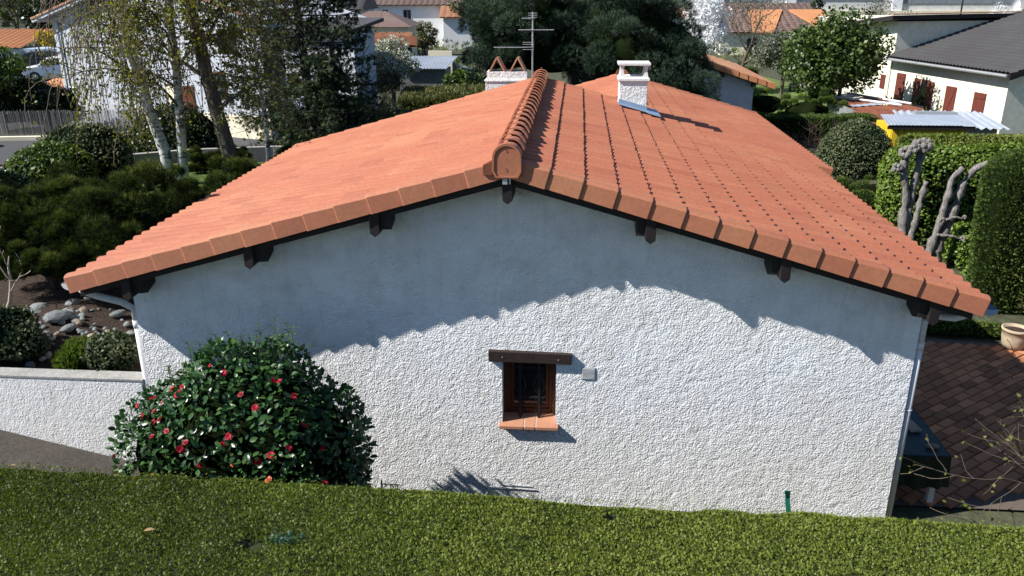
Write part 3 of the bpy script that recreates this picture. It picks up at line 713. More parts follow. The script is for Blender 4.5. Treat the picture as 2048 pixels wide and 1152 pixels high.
# chimney on the right slope
cx, cy, hw = 1.02, 6.93, .255
zb = roofz(cx)-.15
mb = MB(); mb.bb((cx-hw,cy-.23,zb-.2),(cx+hw,cy+.23,4.52)); ch = mb.build('chimney', M['chimney'], house, bevel=.01)
mb = MB()
def ring(x, y, hx, hy, z): return [(x-hx,y-hy,z),(x+hx,y-hy,z),(x+hx,y+hy,z),(x-hx,y+hy,z)]
def loft(mb, rings):
    b = len(mb.v)
    for r in rings: mb.v += r
    for i in range(len(rings)-1): mb.f += [(b+4*i+j, b+4*i+(j+1) % 4, b+4*i+4+(j+1) % 4, b+4*i+4+j) for j in range(4)]
    mb.f += [(b+3,b+2,b+1,b), tuple(b+4*(len(rings)-1)+j for j in range(4))]
loft(mb, [ring(cx,cy,.255,.235,4.50),ring(cx,cy,.285,.265,4.53),ring(cx,cy,.285,.265,4.565),ring(cx,cy,.255,.235,4.60)])
for ax in (-1, 1):
    for ay in (-1, 1): loft(mb, [ring(cx+ax*.205,cy+ay*.185,.05,.05,4.595),ring(cx+ax*.215,cy+ay*.195,.030,.030,4.66),ring(cx+ax*.215,cy+ay*.195,.026,.026,4.74),ring(cx+ax*.215,cy+ay*.195,.045,.045,4.80)])
loft(mb, [ring(cx,cy,.275,.255,4.795),ring(cx,cy,.290,.27,4.805),ring(cx,cy,.290,.27,4.84)])
mb.build('chimney_cap', M['concrete'], ch)
mb = MB()
def slopeplate(x0, x1, y0, y1, up):
    mb.prism([(x0,y0,roofz(x0)+up),(x1,y0,roofz(x1)+up),(x1,y1,roofz(x1)+up),(x0,y1,roofz(x0)+up)], (0,0,-.012))
slopeplate(cx-hw-.02, cx+hw+.02, cy-.44, cy-.22, .052); slopeplate(cx+hw+.0, cx+hw+.24, cy-.58, cy+.22, .060)
mb.prism([(cx-hw-.008,cy-.244,roofz(cx-hw)+.12),(cx+hw+.008,cy-.244,roofz(cx+hw)+.12),(cx+hw+.008,cy-.244,roofz(cx+hw)-.02),(cx-hw-.008,cy-.244,roofz(cx-hw)-.02)], (0,.01,0))
mb.build('flashing', M['lead'], ch)
# rear chimney with two tile tents
mb = MB(); mb.bb((-1.83,7.85,2.6),(-.97,8.35,4.42)); mb.bb((-1.80,7.88,4.42),(-1.0,8.32,4.56)); mb.bb((-1.85,7.83,4.38),(-.95,8.37,4.40)); rc = mb.build('rear_chimney', M['chimney'], house)
for x in (-1.60,-1.19):
    for s_ in (-1, 1):
        mb = MB(); mb.prism([(x+s_*.165,7.90,4.56),(x+s_*.135,7.90,4.56),(x+s_*-.004,7.90,4.81),(x+s_*.022,7.90,4.825)], (0,.40,0)); mb.build('tent_tile', M['tile_brown' if 0 else 'tile_old'], rc)

# ================================================================== NEAR GARDEN
# clipped hedge in the foreground
rs = RS(31)
ht = thing('clipped_hedge', 'long flat topped clipped green hedge across the whole foreground', 'hedge', (0,-3.7,0))
hrot = -.030
n = 270000; hx0, hx1, hy0, hy1 = -8.5, 8.5, -4.75, -2.86
def hedge_top(P): return 2.19+wob(P*np.array([1,1,0]), 8, .022, 1.3)+wob(P*np.array([1,1,0]), 9, .014, 6.)
P = np.stack([rs.uniform(hx0, hx1, n), hy0+(hy1-hy0)*rs.rand(n)**.85, np.zeros(n)], 1)
holes = [(-2.42,-3.72,.10,.05),(-2.18,-3.66,.09,.05),(.35,-3.05,.06,.05),(-4.3,-4.35,.12,.08),(1.6,-4.2,.05,.05)]
keep = np.ones(n, bool); edge = np.minimum(1, (P[:,1]-hy0)/.1)*np.minimum(1, (hy1-P[:,1])/.07)
for (a, b, c_, d_) in holes: keep &= (((P[:,0]-a)/c_)**2+((P[:,1]-b)/d_)**2 > .7+.5*rs.rand(n))
P[:,2] = hedge_top(P)-.015*rs.rand(n)-.06*(1-edge)
P[:,1] += P[:,0]*hrot
P = P[keep]; n = len(P)
D = np.array([0,0,1.])+rs.normal(size=(n,3))*np.array([.75,.75,.3])
patch = wob(P*np.array([1,1,0]), 40, .5, 1.1)
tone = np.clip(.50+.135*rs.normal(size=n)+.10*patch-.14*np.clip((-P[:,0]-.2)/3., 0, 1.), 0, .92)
tone[rs.rand(n) < .006] = 1.
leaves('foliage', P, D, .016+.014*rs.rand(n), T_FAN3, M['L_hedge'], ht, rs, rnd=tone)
# far side face of the hedge
k = 14000; P = np.stack([rs.uniform(hx0, hx1, k), np.full(k, hy1), 2.16-1.0*rs.rand(k)**1.5], 1); P[:,1] += P[:,0]*hrot+rs.normal(size=k)*.02
leaves('side_foliage', P, np.array([0,1.,-.1])+rs.normal(size=(k,3))*.4, .028, T_FAN3, M['L_hedge'], ht, rs, rnd=np.clip(.4+rs.normal(size=k)*.2, 0, 1))
mb = MB(); gx, gy = 90, 16
g = np.array([(hx0+(hx1-hx0)*i/gx, hy0+.04+(hy1-hy0-.08)*j/gy, 0) for j in range(gy+1) for i in range(gx+1)])
g[:,2] = hedge_top(g)-.035; 
for (a, b, c_, d_) in holes: g[:,2] -= .06*np.exp(-((g[:,0]-a)/c_)**2-((g[:,1]-b)/d_)**2)
g[:,1] += g[:,0]*hrot
mb.add(g, [(j*(gx+1)+i, j*(gx+1)+i+1, (j+1)*(gx+1)+i+1, (j+1)*(gx+1)+i) for j in range(gy) for i in range(gx)])
for y_ in (hy0+.04, hy1-.04):
    mb.add([(hx0,y_+hx0*hrot,0),(hx1,y_+hx1*hrot,0),(hx1,y_+hx1*hrot,2.13),(hx0,y_+hx0*hrot,2.13)], [(0,1,2,3)])
mb.build('inner_foliage', M['hull_hedge'], ht, smooth=False)
rs2 = RS(4); k = 120; P = np.array([-2.16,-3.60,2.19])+rs2.normal(size=(k,3))*np.array([.06,.035,.01])
leaves('blue_green_sprig', P, np.array([.1,.2,.6])+rs2.normal(size=(k,3))*.5, .035, T_FAN, foliage('glaucous_leaf', [(.02,.06,.035),(.05,.12,.07)], trans=.2), ht, rs2)
def dead_leaf(x, y, z, s, rz, label, mat):
    o = leaves('fallen_leaf', np.array([(0,0,0)]), np.array([(1,.1,.05)]), s, T_CAM, mat, N=np.array([(0,.1,1.)]), rnd=np.array([.5]))
    o.location = (x,y,z); o.rotation_euler = (0,0,rz); finish(o, label, 'leaf')
mdead = foliage('dry_leaf', [(.30,.19,.08),(.36,.24,.12)], trans=.1)
dead_leaf(-3.28,-3.62,2.225,.085,.3,'dry curled tan leaf lying on the shaded left part of the hedge top',mdead)
dead_leaf(-.05,-3.80,2.235,.03,.9,'small pale dry leaf on the hedge top near the bottom centre of the photo',mdead)
dead_leaf(-4.92,-2.82,2.225,.05,.2,'pale dry leaf lying on the far left corner of the hedge top',mdead)
# green plastic stake behind the hedge
mb = MB(); mb.prism([(1.86,-2.72,1.9),(1.90,-2.72,1.9),(1.86,-2.70,2.14),(1.82,-2.70,2.14)], (0,.008,0)); mb.prism([(1.825,-2.70,2.14),(1.862,-2.70,2.14),(1.845,-2.73,2.235),(1.80,-2.73,2.235)], (0,.008,0))
mb.build('garden_stake', M['greenstake'], label='bent green plastic stake poking up behind the hedge at the right of the wall', cat='stake')

# camellia
rs = RS(77)
cc = np.array([-3.36,-1.32,1.05]); cr = np.array([1.29,.74,1.64])
ct = thing('camellia_bush', 'large rounded glossy dark camellia bush covered in pink red flowers against the white wall', 'bush', (cc[0],cc[1],0))
def cam_surf(d, k=1.):
    L = lump(d, 12, .085, f=3.6)*(1+.05*np.abs(d[:,0:1])[:,0]*0)
    # broad shoulders: superellipsoid
    q = (np.abs(d[:,0])**2.5+np.abs(d[:,1])**2.3+np.abs(d[:,2])**2.5)**(-1/2.4)
    return cc+d*cr*(L*q*k)[:,None]*np.array([1,1,1])
n = 11500; d = sphere_dirs(n, rs, -.75); P = cam_surf(d, 1)-d*(rs.rand(n)**1.7*.17)[:,None]
P += rs.normal(size=P.shape)*.012
D = d*.55+rs.normal(size=(n,3))*.55+np.array([0,0,-.15]); Nn = d*1.2+rs.normal(size=(n,3))*.45+np.array([0,0,.5])
sz = .060+.040*rs.rand(n); tone = np.clip(.45+.25*rs.normal(size=n), 0, 1)
# upright shoots with leaves
SP = []; SD = []
sh = MB()
for (dx, dz, l) in ((-.78,1.0,.30),(-.93,.86,.24),(-.25,1.3,.16),(.1,1.3,.16),(.42,1.22,.24),(.62,1.12,.2),(-.5,1.17,.2),(-1.12,.55,.2),(-1.28,.1,.2),(1.12,.62,.14),(.75,1.0,.16),(-.1,1.3,.1),(.28,1.25,.22),(.52,1.1,.28)):
    for rep in range(2):
        a0 = np.array([dx+.05*rs.normal(), rs.uniform(-.3,.35), 0]); dd = unit(np.array([[a0[0]/1.4, a0[1]/.9, dz]]))
        b0 = cam_surf(dd)[0]; up = unit(np.array([dd[0,0]*.4+.1*rs.normal(), .1*rs.normal(), 1.]))
        L_ = l*(.7+.5*rs.rand()); sh.tube([b0-up*.15, b0+up*L_], [.005,.003], 4)
        for q in range(int(L_/.028)): SP.append(b0+up*(.02+q*.028)); a_ = 2.4*q; SD.append(np.array([cos(a_), sin(a_), .45]))
SP = np.array(SP); SD = np.array(SD)
allP = np.concatenate([P, SP]); allD = np.concatenate([D, SD]); allN = np.concatenate([Nn, np.tile([0,0,1.], (len(SP),1))+SD*.3])
allS = np.concatenate([sz, .045+.02*rs.rand(len(SP))]); allT = np.concatenate([tone, np.clip(.6+.2*rs.normal(size=len(SP)), 0, 1)])
camp = np.array([0,-8.65,6.2]); 
score = np.where(unit(P-cc)[:,1]*-.66+unit(P-cc)[:,2]*.6+rs.rand(n)*.35 > .5, 1, 0)*allS[:n]*(1-.3*0)+rs.rand(n)*.001
dep = np.linalg.norm((P-cc)/cr, axis=1); score = score*np.where(dep > .97, 1, .3)
big = np.argsort(-score)[:290]; mask = np.ones(len(allP), bool); mask[big] = False
leaves('foliage', allP[mask], allD[mask], allS[mask], T_CAM, M['L_camellia'], ct, rs, allN[mask], allT[mask], kind='stuff', smooth=True)
lm = bpy.data.meshes.new('leaf'); lm.from_pydata(T_CAM[0].tolist(), [], T_CAM[1].tolist()); lm.materials.append(M['L_camellia'])
at = lm.attributes.new('rnd', 'FLOAT', 'POINT'); at.data.foreach_set('value', [.5]*8); lm.polygons.foreach_set('use_smooth', [True]*8)
X = unit(np.cross(unit(allD[big]), allN[big])); Dn = unit(allD[big]); Z = np.cross(X, Dn)
for i in range(len(big)):
    o = bpy.data.objects.new('leaf', lm); S.collection.objects.link(o); o.parent = ct; b = big[i]; s_ = allS[b]
    m = Matrix.Identity(4)
    for r_ in range(3): m[r_][0] = X[i][r_]*s_; m[r_][1] = Dn[i][r_]*s_; m[r_][2] = Z[i][r_]*s_; m[r_][3] = allP[b][r_]-WL[ct.name][r_]
    o.matrix_local = m
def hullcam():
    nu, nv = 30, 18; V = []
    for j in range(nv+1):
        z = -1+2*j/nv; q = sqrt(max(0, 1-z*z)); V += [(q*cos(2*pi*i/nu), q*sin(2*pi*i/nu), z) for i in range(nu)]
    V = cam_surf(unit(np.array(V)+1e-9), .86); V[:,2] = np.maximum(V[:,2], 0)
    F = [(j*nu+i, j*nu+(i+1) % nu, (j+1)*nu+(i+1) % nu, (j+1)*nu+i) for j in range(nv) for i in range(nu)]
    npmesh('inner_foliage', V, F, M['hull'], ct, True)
hullcam(); sh.build('shoot', M['bark'], ct)['kind'] = 'stuff'
mb = MB()
for a in range(5): mb.tube([(cc[0]+.1*cos(a*1.3),cc[1]+.1*sin(a*1.3),-.05),(cc[0]+.5*cos(a*1.3),cc[1]+.4*sin(a*1.3),1.2)], [.05,.025], 6)
mb.build('stem', M['bark'], ct)
# flowers: rosettes of overlapping petals, each one its own part
def flower_mesh(nm, tone, seed):
    r = RS(seed); V = []; F = []; A = []
    for ringi, (rad, tilt, k) in enumerate(((1,.25,7),(.72,.6,6),(.45,.95,5),(.22,1.3,3))):
        for i in range(k):
            a = 2*pi*i/k+ringi*.5+r.uniform(-.1,.1); c_, s_ = cos(a), sin(a); w = rad*.55
            for (u, v_, h) in ((.08,0,0),(.5,w*.8,.1),(1,w*.45,.0),(1,-w*.45,.0),(.5,-w*.8,.1)):
                rr = u*rad*cos(tilt*.7); z = u*rad*sin(tilt)*.75+h*.4+ringi*.06
                V.append((rr*c_-v_*s_, rr*s_+v_*c_, z)); A.append(min(1, max(0, tone+r.normal()*.06)))
            b = len(V)-5; F.append((b,b+1,b+2,b+3,b+4))
    me = bpy.data.meshes.new('flower'); me.from_pydata(V, [], F); me.materials.append(M['petal'])
    a = me.attributes.new('rnd', 'FLOAT', 'POINT'); a.data.foreach_set('value', A); return me
fme = [flower_mesh('flower', t_, i) for i, t_ in enumerate((.0,.25,.35,.55,.95))]
def camray(u, v):
    return None
FL = [(-.30,.65,1),(-.55,.78,1),(-.83,.55,2),(-.95,.35,0),(-.62,.52,3),(-.72,.46,1),(-.35,.32,1),(.22,.50,2),(.12,.62,0),(-.02,.80,1),(-.12,.85,2),(.55,.45,0),(.42,.25,0),(-.15,.12,2),(-.50,.05,4),(-.48,-.06,2),(-1.05,-.15,1),(-.92,.1,3),(-.60,-.32,2),(-.30,-.42,2),(-.33,-.38,4),(-.1,-.52,1),(-.05,-.72,2),(.15,-.30,2),(.30,-.05,1),(.62,.02,0),(.75,.3,0),(.82,-.25,0),(-1.12,-.45,3),(-.95,-.45,2),(.35,.75,2),(-1.0,-.02,0),(-.38,.62,4),(-.75,-.55,3),(.05,.15,4),(.5,.65,1),(-.6,.62,1),(.28,.05,4),(-.46,-.62,1),(.68,-.5,0)]
for i in range(64):
    if i < len(FL): fx, fz, ty = FL[i]
    else: fx, fz, ty = rs.uniform(-1.1,.8), rs.uniform(-.3,.95), (0,1,0,2,3,1)[i % 6]
    q = max(.08, 1-fx*fx*.62-fz*fz*.55); dd = unit(np.array([[fx*.95, -sqrt(q)*.8+.2*max(fz,0), fz*.8+.25]]))
    p = cam_surf(dd, 1.0)[0]+dd[0]*rs.uniform(-.01,.03); o = bpy.data.objects.new('flower', fme[ty]); S.collection.objects.link(o); o.parent = ct
    sc = .022+.024*rs.rand()**1.5+(.012 if i in (7,13,16,18,20,22) else 0)
    nrm = Vector(dd[0]+np.array([0,-.15,.25])+rs.normal(size=3)*.45)
    o.matrix_local = Matrix.Translation(Vector(p)-WL[ct.name])@nrm.to_track_quat('Z','Y').to_matrix().to_4x4()@Matrix.Scale(sc, 4)
    if ty == 4: o['label'] = 'fading orange camellia flower'
# small black chain hanging by the bush
mb = MB()
for j in range(2):
    for i in range(4):
        x = -1.93+j*.055; z = 1.02-i*.055; r_ = .016
        mb.tube([(x+r_*cos(a)*.9, -1.15, z+.024*sin(a)) for a in np.linspace(0, 2*pi, 9)], .006, 4, cap=False)
mb.build('hanging_chain', M['iron'], label='short black chain links hanging at the right edge of the camellia', cat='chain')
mb = MB(); mb.tube([(-2.04,-1.15,0),(-2.04,-1.15,1.10)], .010, 6); mb.tube([(-2.06,-1.15,1.05),(-1.84,-1.15,1.05)], .006, 5)
mb.build('metal_rod', M['iron'], label='thin black metal rod standing beside the right edge of the camellia', cat='rod')

# white retaining wall left of the house
mb = MB(); mb.prism([(-16,0,1.60),(-5.28,0,1.60),(-5.28,.20,1.60),(-16,.20,1.60)], (0,0,-2.0))
mb.build('retaining_wall', M['stucco_low'], label='low white stucco retaining wall running left from the house corner above the path', cat='wall', bevel=.015)

mb = MB(); mb.bb((-16,-.008,1.603),(-5.27,.21,1.628)); o = mb.build('wall_coping', M['coping'], bpy.data.objects['retaining_wall'])
# rockery stones
rs = RS(8)
def stone_mesh(seed, flat):
    import bmesh
    r = RS(seed); bm = bmesh.new(); bmesh.ops.create_icosphere(bm, subdivisions=2, radius=1)
    W_ = r.normal(size=(5,3))*1.6; ph = r.uniform(0, 6, 5)
    for v in bm.verts:
        p = np.array(v.co); k = 1+.10*sum(np.sin(p@w+q) for w, q in zip(W_, ph))/1.6; v.co = Vector(p*k*np.array([1,.75,flat]))
    me = bpy.data.meshes.new('stone'); bm.to_mesh(me); bm.free(); me.polygons.foreach_set('use_smooth', [flat > .6]*len(me.polygons)); return me
sm = []
for i in range(8):
    me = stone_mesh(i, (.32,.38,.5,.6,.45,.5,.55,.6)[i]); me.materials.append(M['stone_warm'] if i in (3,6) else M['stone']); sm.append(me)
def bedz(x, y): return 1.47+.22*math.exp(-((x+7.3)**2/.7+(y-1.5)**2/.9))
bigs = [(-7.35,1.62,.30,0,'largest pale flat slab lying in the middle of the rockery'),(-7.95,1.9,.24,1,'long grey slab at the left back of the rockery'),(-8.2,2.35,.22,5,'dark grey rounded boulder behind the rockery stones'),(-6.75,2.1,.17,4,'grey stone at the right end of the rockery under the conifers'),(-7.75,2.6,.20,2,'flat grey slab at the back of the rockery'),(-7.05,1.35,.14,1,'grey stone in front of the pale slab of the rockery')]
for x, y, s_, k, lb in bigs:
    o = bpy.data.objects.new('rock', sm[k]); S.collection.objects.link(o); o.location = (x,y,bedz(x,y)+s_*.2); s_ *= .78; o.scale = (s_,)*3; o.rotation_euler = (rs.normal()*.15, rs.normal()*.15, rs.uniform(0,6)); finish(o, lb, 'rock')
ns = 0
while ns < 150:
    x = -7.35+rs.normal()*.55; y = 1.45+rs.normal()*.5
    if not (-9.2 < x < -6.0 and max(.45, .5+(x-4.9)*.36) < y < 3.): continue
    s_ = .030+.045*rs.rand()**1.6; o = bpy.data.objects.new('cobble', sm[rs.randint(0,8)]); S.collection.objects.link(o)
    o.location = (x,y,bedz(x,y)+s_*.3); o.scale = (s_,)*3; o.rotation_euler = (rs.normal()*.3, rs.normal()*.3, rs.uniform(0,6))
    finish(o, 'rounded grey or tan cobble heaped in the rockery behind the white retaining wall', 'stone', 'cobbles heaped in the rockery'); ns += 1
# small plants in the bed
ball_bush('small_shrub', 'small rounded grey green shrub at the top of the retaining wall nearest the house', 'shrub', (-5.93,.52,1.72), (.34,.30,.27), 1500, .05, T_WIDE, M['L_ball'], 51)
ball_bush('grass_tuft', 'fine leaved light green tuft left of the small grey green shrub on the wall', 'plant', (-6.35,.50,1.64), (.30,.26,.20), 1600, .085, T_HANG, M['L_grass'], 52, up=.9)
ball_bush('small_shrub', 'dense leafy shrub at the far left end of the retaining wall top', 'shrub', (-7.45,.62,1.82), (.50,.42,.44), 2600, .05, T_WIDE, M['L_ball'], 53, amp=.12)
ball_bush('ground_plant', 'low bright green cushion plant beside the house corner in the mulch', 'plant', (-5.75,2.1,1.55), (.28,.3,.16), 900, .05, T_FAN3, M['L_green'], 54)
ball_bush('ground_plant', 'tiny green plant in front of the conifers on the mulch right of the rockery', 'plant', (-6.3,2.6,1.55), (.22,.2,.12), 500, .05, T_FAN3, M['L_dark'], 55)
# bleached bare branch
rs = RS(3); out = []; tips = []
bt = thing('bare_branch', 'bleached bare forked branch standing at the far left in front of the conical green shrub', 'branch', (-8.6,2.5,1.45))
grow(rs, out, tips, np.array([-8.75,2.4,1.45]), unit(np.array([.30,.1,1.])), .035, .95, 2, .05, 3, .6, 0, .6, .6)
limbs('limb', out, M['twig_white'], bt, 6, .006)

# dark mugo-like conifers filling the bed, each bush of tufted candles
def clump_bush(label, c, r, seed, nb=26, per=130, size=.115, mat='L_mugo', tm=T_TUFT, name='conifer_bush', cat='conifer', zmin=-.4, br=.26, upk=.9):
    rs = RS(seed); t = thing(name, label, cat, (c[0], c[1], c[2]-r[2]*.5))
    d = sphere_dirs(nb, rs, zmin); L = lump(d, seed, .13, f=3.)
    C = np.array(c)+d*np.array(r)*(L*(.72+.36*rs.rand(nb)))[:,None]; R_ = br*min(r)*(.55+.6*rs.rand(nb))
    C[:,2] += .3*R_; P, O = blob_points(C, R_, [per]*nb, rs)
    D = O*.8+np.array([0,0,upk])+rs.normal(size=P.shape)*.25
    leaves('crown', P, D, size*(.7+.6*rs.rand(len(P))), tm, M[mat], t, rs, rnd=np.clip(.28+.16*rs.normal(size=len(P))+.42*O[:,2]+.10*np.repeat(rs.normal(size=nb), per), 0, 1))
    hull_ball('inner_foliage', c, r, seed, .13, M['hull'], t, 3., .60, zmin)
    mb = MB()
    for a in range(4): mb.tube([(c[0],c[1],c[2]-r[2]*.7),(c[0]+r[0]*.35*cos(a*1.6),c[1]+r[1]*.35*sin(a*1.6),c[2]+r[2]*.2)], [.05,.03], 5)
    mb.build('trunk', M['bark_dark'], t); return t
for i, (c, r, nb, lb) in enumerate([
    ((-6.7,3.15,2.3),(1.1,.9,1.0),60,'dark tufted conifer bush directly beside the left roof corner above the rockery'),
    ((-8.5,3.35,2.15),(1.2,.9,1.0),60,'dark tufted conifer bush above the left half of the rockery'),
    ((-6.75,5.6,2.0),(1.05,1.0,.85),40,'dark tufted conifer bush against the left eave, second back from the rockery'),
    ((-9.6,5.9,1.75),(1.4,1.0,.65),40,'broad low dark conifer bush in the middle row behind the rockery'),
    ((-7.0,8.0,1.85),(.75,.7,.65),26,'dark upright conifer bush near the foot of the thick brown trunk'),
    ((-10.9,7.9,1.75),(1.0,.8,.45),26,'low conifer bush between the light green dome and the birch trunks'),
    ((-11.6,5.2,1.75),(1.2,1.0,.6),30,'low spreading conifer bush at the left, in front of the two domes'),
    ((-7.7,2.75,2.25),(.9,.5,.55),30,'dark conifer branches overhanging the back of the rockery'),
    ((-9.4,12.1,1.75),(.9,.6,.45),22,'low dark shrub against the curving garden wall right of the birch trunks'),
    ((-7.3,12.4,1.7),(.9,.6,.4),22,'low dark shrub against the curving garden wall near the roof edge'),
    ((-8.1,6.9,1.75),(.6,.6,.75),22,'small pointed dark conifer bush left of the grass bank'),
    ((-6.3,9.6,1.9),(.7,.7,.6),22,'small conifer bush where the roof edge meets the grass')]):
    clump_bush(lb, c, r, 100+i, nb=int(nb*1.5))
def cone_shrub(label, base, r, h, n, mat, seed, size=.045, tm=T_FAN3, name='conical_shrub'):
    rs = RS(seed); t = thing(name, label, 'shrub', base)
    z = 1-np.sqrt(rs.rand(n)); a = rs.uniform(0, 2*pi, n); rr = r*(1-z)**.75*(1+.06*np.sin(a*5+z*9))*(1-.06*rs.rand(n))
    P = np.array(base)+np.stack([rr*np.cos(a), rr*np.sin(a), z*h], 1); D = np.stack([np.cos(a), np.sin(a), np.full(n, 1.1)], 1)+rs.normal(size=(n,3))*.3
    leaves('crown', P, D, size*(.7+.6*rs.rand(n)), tm, M[mat], t, rs)
    mb = MB(); mb.lathe(base, [(r*.9,0),(r*.8,h*.2),(r*.55,h*.5),(r*.28,h*.78),(.01,h*.95)], 16); mb.build('inner_foliage', M['hull'], t, smooth=True)
    return t
cone_shrub('bright green conical dwarf conifer at the far left edge below the round topiary', (-9.75,4.2,1.45), .55, 1.35, 4200, 'L_green', 61)
ball_bush('topiary_ball', 'very dark rounded shrub cut off by the left edge of the photo', 'shrub', (-11.3,6.1,2.05), (.75,.7,.85), 2600, .06, T_WIDE, M['L_dark'], 62)
ball_bush('topiary_ball', 'light green clipped dome shrub at the left in front of the flecked dome', 'shrub', (-12.4,9.5,2.0), (.98,.9,.72), 4200, .07, T_WIDE, M['L_green'], 63, amp=.04)
ball_bush('topiary_ball', 'pale flecked clipped dome shrub behind the light green dome on the left', 'shrub', (-12.35,10.9,2.1), (1.15,1.0,.88), 4600, .075, T_WIDE, M['L_ball'], 64, amp=.05)
ball_bush('topiary_ball', 'dark leafy dome shrub overhanging the low curved white wall', 'shrub', (-11.9,14.4,1.75), (1.35,1.2,1.15), 4600, .08, T_WIDE, M['L_dark'], 65, amp=.09)
# low wall at the far side of the garden
pts = [(-15.8,9.6),(-13.7,11.3),(-12.3,12.4),(-10.8,13.3),(-8.6,13.9),(-5.4,14.2)]
mb = MB()
for (a, b) in zip(pts[:-1], pts[1:]):
    dx, dy = b[0]-a[0], b[1]-a[1]; l = sqrt(dx*dx+dy*dy); nx_, ny_ = -dy/l*.09, dx/l*.09
    mb.prism([(a[0]-nx_,a[1]-ny_,-.1),(b[0]-nx_,b[1]-ny_,-.1),(b[0]+nx_,b[1]+ny_,-.1),(a[0]+nx_,a[1]+ny_,-.1)], (0,0,1.98))
mb.build('garden_wall', M['coping'], label='low curving white wall at the far side of the raised garden behind the birch trunks', cat='wall')  # white wall in a darker material: its shade is put into the colour

# ------------------------------------------------------------------ birches and the brown tree
def leafy_tree(name, label, cat, base, d0, r, L, depth, kids, seed, bk, leafmat, nleaf, size, tm=T_WIDE, up=.1, spread=.6, droop=0., ratio=.62, rr=.5, jit=.12, mindepth=1, seg=7, clus=1, hangtwig=0, rr2=None):
    rs = RS(seed); t = thing(name, label, cat, base); out = []; tips = []
    grow(rs, out, tips, np.array(base, float)-np.array([0,0,.1]), unit(np.array(d0, float)), r, L, depth, up, kids, spread, droop, ratio, rr)
    limbs('trunk', [out[0]], M[bk], t, 10)
    limbs('limb', [o for o in out[1:] if o[1][0] > r*.12], M[bk if bk != 'bark_birch' else 'bark'], t, 6)
    limbs('twig', [o for o in out[1:] if o[1][0] <= r*.12], M['twig'], t, 3)
    T = [x for x in tips if x[2] <= mindepth]
    if nleaf:
        idx = rs.randint(0, len(T), nleaf); P = np.array([T[i][0] for i in idx])+rs.normal(size=(nleaf,3))*jit
        D = np.array([T[i][1] for i in idx])+rs.normal(size=(nleaf,3))*.8
        leaves('crown', P, D, size*(.6+.8*rs.rand(nleaf)), tm, M[leafmat], t, rs, rnd=rs.rand(nleaf))
    if hangtwig:
        mb = MB()
        for i in rs.randint(0, len(T), hangtwig):
            p = T[i][0].copy(); q = [tuple(p)]; dd = unit(T[i][1]*.6+rs.normal(size=3)*.3)
            for k in range(5): dd = unit(dd+np.array([0,0,-.45])+rs.normal(size=3)*.12); p = p+dd*.28; q.append(tuple(p))
            mb.tube(q, [.008,.007,.006,.005,.005,.004], 3, cap=False)
        mb.build('hanging_twig', M['twig'], t)['kind'] = 'stuff'
    return t
def arching_tree(name, label, base, lean, H, r, bk, nl, z0, reach, az, hang, nleaf, size, leafmat, seed, hl=1.3, bend=.25, azs=1.2, zl=8.2):
    rs = RS(seed); t = thing(name, label, 'tree', base); b = np.array(base, float)
    wig = rs.normal(size=(9,2))*.05; hs = np.linspace(-.15, H, 9)
    tr = [b+np.array([lean[0]*h+wig[i,0], lean[1]*h+wig[i,1], h]) for i, h in enumerate(hs)]
    mb = MB(); mb.tube(tr, [r*(1-.75*i/8) for i in range(9)], 10); mb.build('trunk', M[bk], t, smooth=True)
    L1 = []; L2 = []; HG = []; LP = []; LD = []; tra = np.array(tr)
    def at(h): 
        i = min(7, max(0, int((h+.15)/(H+.15)*8))); f = (h-hs[i])/(hs[i+1]-hs[i]); return tra[i]*(1-f)+tra[i+1]*f
    for i in range(nl):
        h = z0+(H-z0)*((i+rs.rand()*.6)/nl)**.9; p = at(h).copy(); a = az+azs*rs.normal(); d = unit(np.array([cos(a), sin(a), .9+.4*rs.rand()]))
        Lr = reach*(1-.45*(h-z0)/(H-z0))*(.65+.6*rs.rand()); path = [p]
        for k in range(7): d = unit(d+np.array([0,0,-bend*(.3+k/5)])+rs.normal(size=3)*.11); p = p+d*Lr/7; path.append(p)
        r0 = r*.30*(1-.5*h/H); L1.append((path, [r0*(1-.8*k/7) for k in range(8)])); pa = np.array(path)
        for k in range(11):
            u = .15+.85*rs.rand(); j = min(6, int(u*7)); q = pa[j].copy(); d2 = unit(pa[min(7,j+1)]-pa[j]+rs.normal(size=3)*.30); l2 = .5+.7*rs.rand(); p2 = [q]
            for m in range(4): d2 = unit(d2+np.array([0,0,-bend*.6])+rs.normal(size=3)*.18); q = q+d2*l2/4; p2.append(q)
            p2 = np.array(p2)
            if p2[:,0].min() < -12.6: continue
            L2.append((list(p2), [.014,.012,.010,.008,.006]))
            for _ in range(5): c_ = p2[rs.randint(0,5)]; LP.append(c_); LD.append(d2)
            for _ in range(rs.poisson(hang)):
                q = p2[rs.randint(1,5)].copy(); d3 = unit(d2*.7+rs.normal(size=3)*.4); p3 = [q.copy()]; l3 = hl*(.5+.8*rs.rand())
                for m in range(5): d3 = unit(d3+np.array([0,0,-.55])+rs.normal(size=3)*.13); q = q+d3*l3/5; p3.append(q.copy())
                if min(v[0] for v in p3) < -12.5: continue
                HG.append((p3, [.008]*6))
                for m in (1,3,5): LP.append(p3[m]); LD.append(d3)
    limbs('limb', L1, M['bark'], t, 6); limbs('twig', L2, M['twig'], t, 3)
    if HG: limbs('hanging_twig', HG, M['twig'], t, 3)
    LP = np.array(LP); LD = np.array(LD); ok = LP[:,2] < zl; LP = LP[ok]; LD = LD[ok]
    idx = rs.randint(0, len(LP), nleaf); P = LP[idx]+rs.normal(size=(nleaf,3))*.09
    leaves('crown', P, LD[idx]+rs.normal(size=(nleaf,3))*.8, size*(.6+.8*rs.rand(nleaf)), T_WIDE, M[leafmat], t, rs, rnd=rs.rand(nleaf))
    return t
